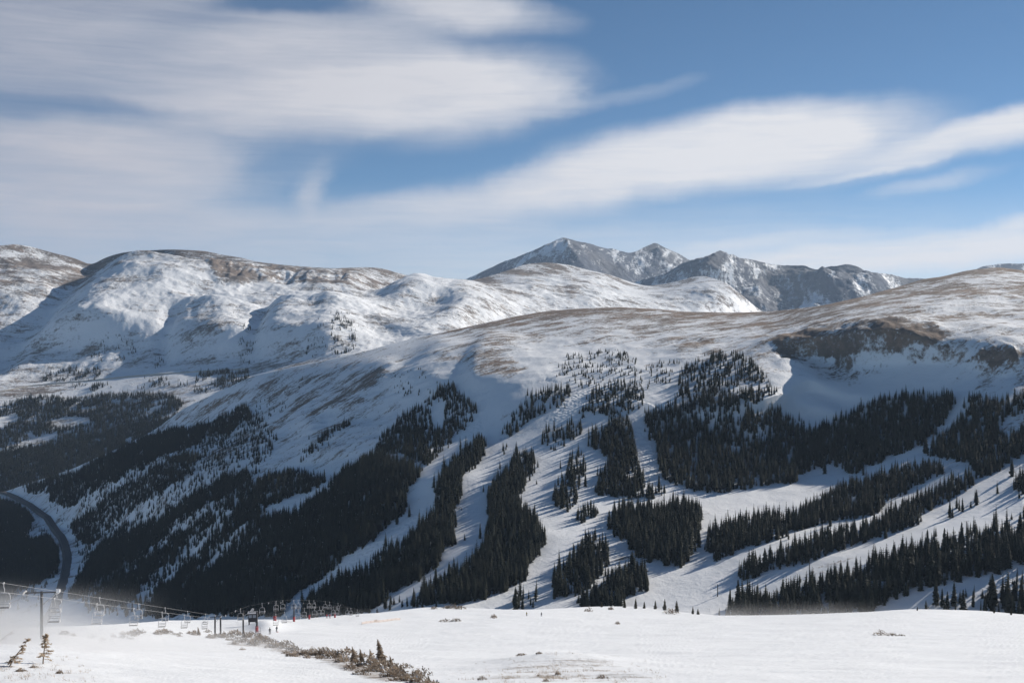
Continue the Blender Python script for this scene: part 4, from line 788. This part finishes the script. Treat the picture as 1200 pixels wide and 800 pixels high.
# the two battered firs at lower left: a leaning stem with flagged branches
def battered(u, v, px, lean, seed, label):
    g = ground(u, v); s = px * g[1] / F; r = random.Random(seed); root = empty('battered_fir', (g[0], g[1], g[2] - .05)); root.scale = (s, s, s)
    tr = MB(); P0 = np.array([(0, 0, -.1), (lean * .35, 0, .35), (lean * .8, .02, .75), (lean, 0, 1.0)]); tr.tube(P0, [.022, .018, .011, .004], 6)
    V = []; Fc = []
    for k in range(46):
        t = r.uniform(.12, .98); c = np.array([np.interp(t, [0, .35, .75, 1], P0[:, 0] * 1), 0, t]); a = r.uniform(0, 6.28); L = (.30 * (1 - t) + .07) * r.uniform(.5, 1.1)
        d = np.array([cos(a) * L + .25 * L * np.sign(lean + .01), sin(a) * L, -L * r.uniform(-.1, .45)]); tr.tube([c, c + d * .6, c + d], [.007, .005, .002], 4)
        for q in range(11):
            p = c + d * r.uniform(.3, 1.02); e = r.uniform(.04, .10); ta = r.uniform(0, 6.28); dd = np.array([cos(ta), sin(ta), r.uniform(-.4, .6)]) * e; sd_ = np.array([-sin(ta), cos(ta), r.uniform(-.5, .5)]) * e * .45
            b = len(V); V += [p - sd_, p + sd_, p + dd]; Fc.append((b, b + 1, b + 2))
    tr.build('stem', m_twig, root); link('foliage', new_mesh('foliage', V, Fc, [m_pale]), root); return tag(root, label, 'tree')
battered(9, 781, 34, .72, 5, 'battered little fir leaning right at lower left'); battered(50, 780, 36, .10, 6, 'upright battered fir with flagged top at lower left')
def bare_branch(u, v, px, label):
    g = ground(u, v); s = px * g[1] / F; m = MB(); r = random.Random(3); m.tube([(-.6, 0, -.1), (0, 0, .5), (.7, .05, 1.)], [.02, .015, .004], 6)
    for k in range(10):
        t = r.uniform(.2, .95); c = np.array([-.6 + 1.3 * t, 0, -.1 + 1.1 * t]); m.tube([c, c + (r.uniform(.1, .4), r.uniform(-.2, .2), r.uniform(-.12, .1))], [.008, .002], 4)
    o = m.build('dead_branch', m_twig); o.location = g; o.scale = (s, s, s); return tag(o, label, 'branch')
bare_branch(5, 757, 17, 'bare dead branch slanting up at the left edge')
# dry grass on the hump: stuff
V = []; Fc = []
gu = np.r_[rng.normal(655, 42, 1200), rng.uniform(520, 780, 360), rng.uniform(-10, 110, 260)]; gv = np.r_[rng.normal(790, 7, 1200), rng.uniform(786, 815, 360), rng.normal(787, 8, 260)]
G = at(fg, gu, np.clip(gv, 773, 822))
for g in G:
    if perlin(np.array([g[0] / 2.2]), np.array([g[1] / 5.]), 3)[0] < .02: continue
    for _ in range(5):
        a = random.uniform(0, 6.28); h = random.uniform(.08, .30); w = .012; p = g + (random.gauss(0, .12), random.gauss(0, .12), -.02); b = len(V)
        V += [p + (w * cos(a), w * sin(a), 0), p - (w * cos(a), w * sin(a), 0), p + (random.gauss(-.12, .14), random.gauss(0, .14), h)]; Fc.append((b, b + 1, b + 2))
tag(link('dry_grass', new_mesh('dry_grass', V, Fc, [simple('straw', (.42, .32, .23), .9)])), 'dry grass poking through the snow along the bottom edge', 'grass', kind='stuff')

# ------------------------------------------------------------------ chairlifts
m_galv = simple('galvanised_steel', (.48, .48, .49), .45, .25, .12); m_dark = simple('dark_steel', (.045, .045, .05), .6, .3); m_red = simple('red_pad', (.36, .05, .055), .7)
m_seat = simple('weathered_seat', (.16, .155, .15), .7); m_white = simple('white_paint', (.78, .78, .78), .5, 0, .06)
DIR = np.array([-.152, 1., -.267]); DIRh = DIR.copy(); DIRh[2] = 0; RZ = math.atan2(-DIR[0], DIR[1])
def rope_a(d, near=False): return np.array([-50.3 - .154 * (d - 108) + (3.2 if near else 0), d, -23.7 - .267 * (d - 108) - (1.3 if near else 0)])
BROPE = np.array([(232, -59.6, -58.6), (250, -57.6, -60.2), (280, -57.9, -66.2), (300, -58.6, -70.6), (330, -60.2, -77.6), (370, -60.8, -87.4), (405, -60.9, -96.5), (450, -61.2, -110.)])
def rope_b(d, near=False): return np.array([np.interp(d, BROPE[:, 0], BROPE[:, 1]) + (3.2 if near else -2.8), d, np.interp(d, BROPE[:, 0], BROPE[:, 2]) - (2.0 if near else 0)])
def make_chair():
    root = empty('lift_chair', (0, 0, 0))
    h = MB(); h.tube([(0, 0, .06), (0, 0, -.35), (.06, .08, -.62), (.05, .12, -.85), (0, .1, -1.02)], .042); h.box((0, 0, .02), (.12, .34, .12)); h.build('hanger', m_galv, root, True)
    f = MB(); w = .58
    hoop = [(-w, -.32, -2.42), (-w, .02, -2.40), (-w, .10, -2.0), (-w, .10, -1.35), (-w * .9, .10, -1.13), (-w * .62, .10, -1.03), (0, .10, -1.0), (w * .62, .10, -1.03), (w * .9, .10, -1.13), (w, .10, -1.35), (w, .10, -2.0), (w, .02, -2.40), (w, -.32, -2.42)]
    f.tube(hoop, .042)
    for sx in (-w, w): f.tube([(sx, .1, -1.98), (sx, -.25, -1.98), (sx, -.32, -2.2), (sx, -.32, -2.42)], .026)
    f.build('bail_frame', m_galv, root, True)
    s = MB()
    for k in range(4): s.box((0, .0 - .125 * k, -2.385), (1.12, .11, .04))
    s.build('seat', m_seat, root)
    b = MB()
    for k in range(2): b.box((0, .085, -1.90 - .2 * k), (1.10, .03, .075))
    b.build('backrest', m_galv, root); return root
chair = make_chair(); chair_used = [False]
def place_chair(p, label, group):
    o = chair if not chair_used[0] else copy_tree(chair); chair_used[0] = True
    o.location = tuple(p); o.rotation_euler.z = RZ + random.uniform(-.12, .12); tag(o, label, 'lift chair', group)
ordn = ['first', 'second', 'third', 'fourth', 'fifth', 'sixth', 'seventh', 'eighth', 'ninth', 'tenth', 'eleventh', 'twelfth', 'thirteenth', 'fourteenth', 'fifteenth']
for k, d in enumerate((109, 129, 152, 181, 208, 238, 269)): place_chair(rope_a(d), 'empty double chair, %s from the left on the upper rope' % ordn[k], 'chairs of the near chairlift')
for k, d in enumerate((116, 136, 160, 185, 211, 242)): place_chair(rope_a(d, True), 'empty double chair, %s from the left on the lower rope' % ordn[k], 'chairs of the near chairlift')
for k, d in enumerate((246, 266, 283, 293, 312, 321, 342, 351, 374, 383, 402)): place_chair(rope_b(d), 'small empty chair, %s along the left rope of the far lift' % ordn[k], 'chairs of the far chairlift')
for k, d in enumerate((240, 253, 263, 281, 291, 311, 323, 330, 352, 361, 384, 393, 410)): place_chair(rope_b(d, True), 'small empty chair, %s along the right rope of the far lift' % ordn[k], 'chairs of the far chairlift')
def rope(fn, near, d0, d1, label):
    ds = np.linspace(d0, d1, 24); m = MB(); m.tube([fn(d, near) for d in ds], .014 if fn is rope_a else .005, 4); tag(m.build('haul_rope', m_galv, None, True), label, 'cable')
rope(rope_a, False, 92, 291, 'upper rope of the near chairlift'); rope(rope_a, True, 88, 291, 'lower rope of the near chairlift'); rope(rope_b, False, 236, 440, 'left rope of the far chairlift'); rope(rope_b, True, 236, 440, 'right rope of the far chairlift')
def tower(base, top, half, label, pad=False, r=.2, arm=True, rz=RZ, strut=True, mat=None):
    root = empty('lift_tower', tuple(base), rz); H = top; mm = mat or m_dark
    m = MB(); m.tube([(0, 0, -.8), (0, 0, H * .5), (0, 0, H)], [r, r * .9, r * .8], 10); m.build('mast', mm, root, True)
    if arm:
        a = MB(); a.box((0, 0, H - .12), (half * 2, .12, .12)); a.build('crossarm', mm, root)
        for sx in (-1, 1):
            s = MB(); s.box((sx * half, 0, H - .02), (.08, 1.3, .12))
            for q in (-.5, -.17, .17, .5): s.disc((sx * half + .06 * sx, q, H - .08), .16, .1, 0)
            s.build('sheave_train', m_galv, root)
        if strut:
            st = MB(); st.tube([(.1, 0, H - 1.5), (half * .92, 0, H - .2)], .05); st.build('strut', m_galv, root)
    if pad:
        p = MB(); p.tube([(0, 0, -.1), (0, 0, .2), (0, 0, 1.7), (0, 0, 1.8)], [r + .09, r + .13, r + .13, r + .08], 12); p.build('red_pad', m_red, root, True)
    return tag(root, label, 'lift tower', 'lift towers')
b0 = rope_a(118); b0m = (b0 + rope_a(118, True)) / 2
tower((b0m[0] - .3, 118, b0m[2] - 6.0), 6.2, 1.7, 'dark lift tower with slanting strut behind blowing snow at left', r=.17)
sg = MB(); sg.box((b0m[0] + 1.6, 117.6, b0m[2] + .35), (.36, .06, .42)); tag(sg.build('tower_sign', m_white), 'small white plate on the end of the left tower crossarm', 'sign')
def tower_px(u, vb, vt, half, label, d=None, **k):
    g = ground(u, vb) if d is None else np.array([(u - 600) / F * d, d, (400 - vb) / F * d])
    return tower(g, (vb - vt) * g[1] / F, half, label, **k)
tower_px(252, 744, 722, 1.5, 'short dark lift tower, left of the close pair', r=.26); tower_px(258.5, 744, 720.5, 1.3, 'dark lift tower with ladder of sheaves, right of the close pair', r=.26, strut=False)
tower_px(285, 747, 715, 1.9, 'tallest dark lift tower rising from the brown shrubs', r=.24); tower_px(301, 742.5, 718, 2.2, 'thick dark lift tower with red pad beside the hut', r=.3, pad=True, strut=False)
tower_px(322, 728.5, 707, 2.0, 'lift tower with big red pad on the snow mound', r=.42, pad=True, strut=False); tower_px(344.5, 728, 708, 2.2, 'lift tower with dark red pad right of the mound', r=.28, pad=True, strut=False)
tower_px(362.5, 725.3, 706, 2.2, 'slim lift tower with red foot near the crest', r=.24, pad=True, strut=False); tower_px(392.5, 723.5, 709, 2.2, 'farthest slim lift tower at the end of the chairs', r=.22, pad=True, strut=False)
# operator hut
g = ground(296, 733); hut = empty('lift_hut', (g[0], g[1], g[2] + 1.2), RZ)
b = MB(); b.box((0, 0, .9), (2.5, 2.2, 2.6)); b.build('wall', m_dark, hut); b = MB(); b.box((0, 0, 2.28), (3.0, 2.7, .16)); b.build('roof', m_galv, hut)
for sx in (-.62, .62):
    w = MB(); w.box((sx, -1.115, 1.35), (.95, .04, .9)); w.build('window', simple('hut_glass', (.25, .28, .32), .15), hut)
w = MB(); w.tube([(0, 0, 2.3), (0, 0, 3.2)], .06); w.disc((0, 0, 3.2), .42, .3, 1); w.build('bullwheel', m_galv, hut)
for sx in (-1.05, 1.05):
    w = MB()
    for sy in (-.9, .9): w.box((sx, sy, -1.2), (.22, .22, 1.6))
    w.build('post', m_dark, hut)
tag(hut, 'dark lift operator hut with pale roof between the towers', 'hut')
# far lift towers on the runs across the valley
for (u, vb, vt, lab) in ((841, 697, 683, 'distant lift tower on the white run behind the crest'), (948.5, 675, 659, 'distant lift tower on the run above the dark strip'), (1132.5, 624, 610, 'distant T shaped lift tower high on the right run'), (853, 604, 596, 'tiny pole standing in the open basin')):
    g = at(mid, u, vb)[0]; tower((g[0], g[1], g[2]), (vb - vt) * g[1] / F, 2.2, lab, r=.4, rz=.3, strut=False)
# snow fence
def fence():
    root_p = ground(424, 731.5); e = ground(469, 726.5); root = empty('snow_fence', tuple(root_p)); n = 9; d = e - root_p; pm = MB(); net = MB()
    for k in range(n + 1):
        u, v = 424 + 45 * k / n, 731.5 - 5 * k / n; q = ground(u, v) - root_p; p = MB(); p.tube([q + (0, 0, -.2), q + (0, 0, .95)], .04, 6); p.build('post', m_twig, root)
        if k < n:
            q2 = ground(424 + 45 * (k + 1) / n, 731.5 - 5 * (k + 1) / n) - root_p
            for j in range(6):
                z = .12 + j * .14; net.tube([q + (0, 0, z), (q + q2) / 2 + (0, 0, z - .05), q2 + (0, 0, z)], .045, 4)
    net.build('net', simple('faded_net', (.64, .53, .47), .8), root); tag(root, 'faded orange snow fence on the slope right of the lift', 'fence')
fence(); put_shrub(441, 729, 4, 'dark shrub poking through the snow fence', None, 1.0)

# ------------------------------------------------------------------ skiers
m_skin = simple('skin', (.5, .33, .25), .6)
def person(u, v, col, trouser, label, face=0., d=None):
    g = ground(u, v); jac = simple('jacket', col, .7); tro = simple('trousers', trouser, .7)
    me = bpy.data.meshes.new('body')
    J = [(0, 0, .95, .15), (0, .02, 1.2, .16), (0, .05, 1.45, .17), (0, .06, 1.56, .07), (0, .08, 1.70, .105), (0, .08, 1.78, .08),
         (.11, -.01, .88, .11), (.14, -.10, .50, .085), (.15, .0, .10, .065), (.15, -.14, .04, .05), (-.11, -.01, .88, .11), (-.14, -.10, .50, .085), (-.15, .0, .10, .065), (-.15, -.14, .04, .05),
         (.20, .05, 1.42, .075), (.30, .0, 1.15, .06), (.30, -.25, 1.02, .045), (-.20, .05, 1.42, .075), (-.30, .0, 1.15, .06), (-.30, -.25, 1.02, .045)]
    E = [(0, 1), (1, 2), (2, 3), (3, 4), (4, 5), (0, 6), (6, 7), (7, 8), (8, 9), (0, 10), (10, 11), (11, 12), (12, 13), (2, 14), (14, 15), (15, 16), (2, 17), (17, 18), (18, 19)]
    me.from_pydata([j[:3] for j in J], E, []); tmp = bpy.data.objects.new('body', me); C.objects.link(tmp)
    md = tmp.modifiers.new('s', 'SKIN'); md.use_smooth_shade = True
    for k, sv in enumerate(me.skin_vertices[0].data): sv.radius = (J[k][3], J[k][3]); sv.use_root = (k == 0)
    tmp.modifiers.new('d', 'SUBSURF').levels = 1
    bpy.context.view_layer.update(); ev = bpy.data.meshes.new_from_object(tmp.evaluated_get(bpy.context.evaluated_depsgraph_get()))
    bpy.data.objects.remove(tmp)
    for m in (jac, tro, m_skin): ev.materials.append(m)
    for p in ev.polygons: p.material_index = 1 if p.center.z < .93 else (2 if 1.55 < p.center.z < 1.72 else 0)
    root = empty('person', (g[0], g[1], g[2]), face); link('body', ev, root)
    h = MB(); h.tube([(0, .08, 1.70), (0, .08, 1.78), (0, .08, 1.84), (0, .08, 1.87)], [.125, .125, .09, .03], 10); h.build('helmet', simple('helmet', (.05, .05, .06), .4), root, True)
    for sx in (-.15, .15):
        s = MB(); s.tube([(sx, -1.0, .12), (sx, -.85, .02), (sx, .7, .02)], .035, 5); s.build('ski', m_red, root)
        p = MB(); p.tube([(sx * 2.1, -.27, 1.05), (sx * 3.0, -.2, .0)], .014, 5); p.build('ski_pole', m_galv, root)
    return tag(root, label, 'person')
person(316.2, 745.2, (.06, .06, .08), (.03, .03, .035), 'skier in dark clothes, left of the two below the mound', .4)
person(324.3, 742.8, (.05, .055, .07), (.03, .03, .035), 'skier in dark clothes, right of the two below the mound', -.5)
person(617.2, 721.5, (.40, .33, .12), (.10, .09, .07), 'far skier in yellowish jacket on the middle crest', .3); person(634.5, 722.4, (.04, .05, .07), (.03, .03, .04), 'far skier in dark clothes on the middle crest', .0)
person(383, 724.6, (.55, .06, .06), (.10, .05, .06), 'skier in red jacket under the far chairs, left one', .2); person(386.6, 724.2, (.5, .07, .06), (.05, .05, .06), 'skier in red jacket under the far chairs, right one', -.3)

# ------------------------------------------------------------------ air: haze and blowing snow
def vol_mat(name, col, dens, aniso=.3):
    m, t = material(name); v = t.n('ShaderNodeVolumePrincipled', None, Color=(*col, 1), Density=dens, Anisotropy=aniso)
    o = t.n('ShaderNodeOutputMaterial'); t.link(v.outputs[0], o.inputs['Volume']); return m
hz = MB(); hz.box((0, 6500, 360), (26000, 15000, 1850)); tag(hz.build('haze', vol_mat('thin_air', (.58, .76, 1.0), 1.9e-5, .2)), kind='stuff', label='thin pale haze filling the valley air', cat='haze')
def drift(name, loc, dims, rot, dens, scale, label, p=1.):
    m, t = material('blowing_snow'); tc = t.n('ShaderNodeTexCoord').outputs['Object']; s = t.n('ShaderNodeSeparateXYZ', None, Vector=tc).outputs
    def fall(k, a, hard=.55): return t.ramp(t.m('ABSOLUTE', s[k]), dims[k] / 2, dims[k] / 2 * hard)
    zf = t.ramp(s[2], dims[2] / 2, -dims[2] / 2); zf = t.m('POWER', zf, 1.7)
    n = t.noise(t.n('ShaderNodeMapping', None, Vector=tc, Scale=(.35, 1, 1.6)).outputs[0], scale, 4, .6, .5)
    de = t.m('MULTIPLY', t.m('MULTIPLY', t.m('MULTIPLY', t.m('MULTIPLY', fall(0, 0, .2), fall(1, 0, .3)), zf), t.ramp(n, .36, .66)), dens)
    v = t.n('ShaderNodeVolumePrincipled', None, Color=(.97, .97, .98, 1), Density=de, Anisotropy=.35); o = t.n('ShaderNodeOutputMaterial'); t.link(v.outputs[0], o.inputs['Volume'])
    b = MB(); b.box((0, 0, 0), dims); ob = b.build(name, m); ob.location = loc; ob.rotation_euler = rot; return tag(ob, label, 'blowing snow', kind='stuff')
drift('blowing_snow', (-60, 120, -30.3), (40, 60, 10), (math.atan(-.25), 0, 0), .38, .10, 'white blowing snow hiding the foot of the left lift tower')
drift('blowing_snow', (-46, 112, -30), (60, 40, 3), (math.atan(-.25), 0, 0), .16, .12, 'low ground drift streaming over the snow at left')
drift('blowing_snow', (150, 580, -143), (190, 70, 17), (math.atan(-.2), 0, 0), .03, .03, 'thin spindrift blowing over the right crest')
drift('blowing_snow', (-70, 470, -118), (110, 60, 12), (math.atan(-.2), 0, 0), .022, .04, 'thin spindrift blowing over the crest by the lift')
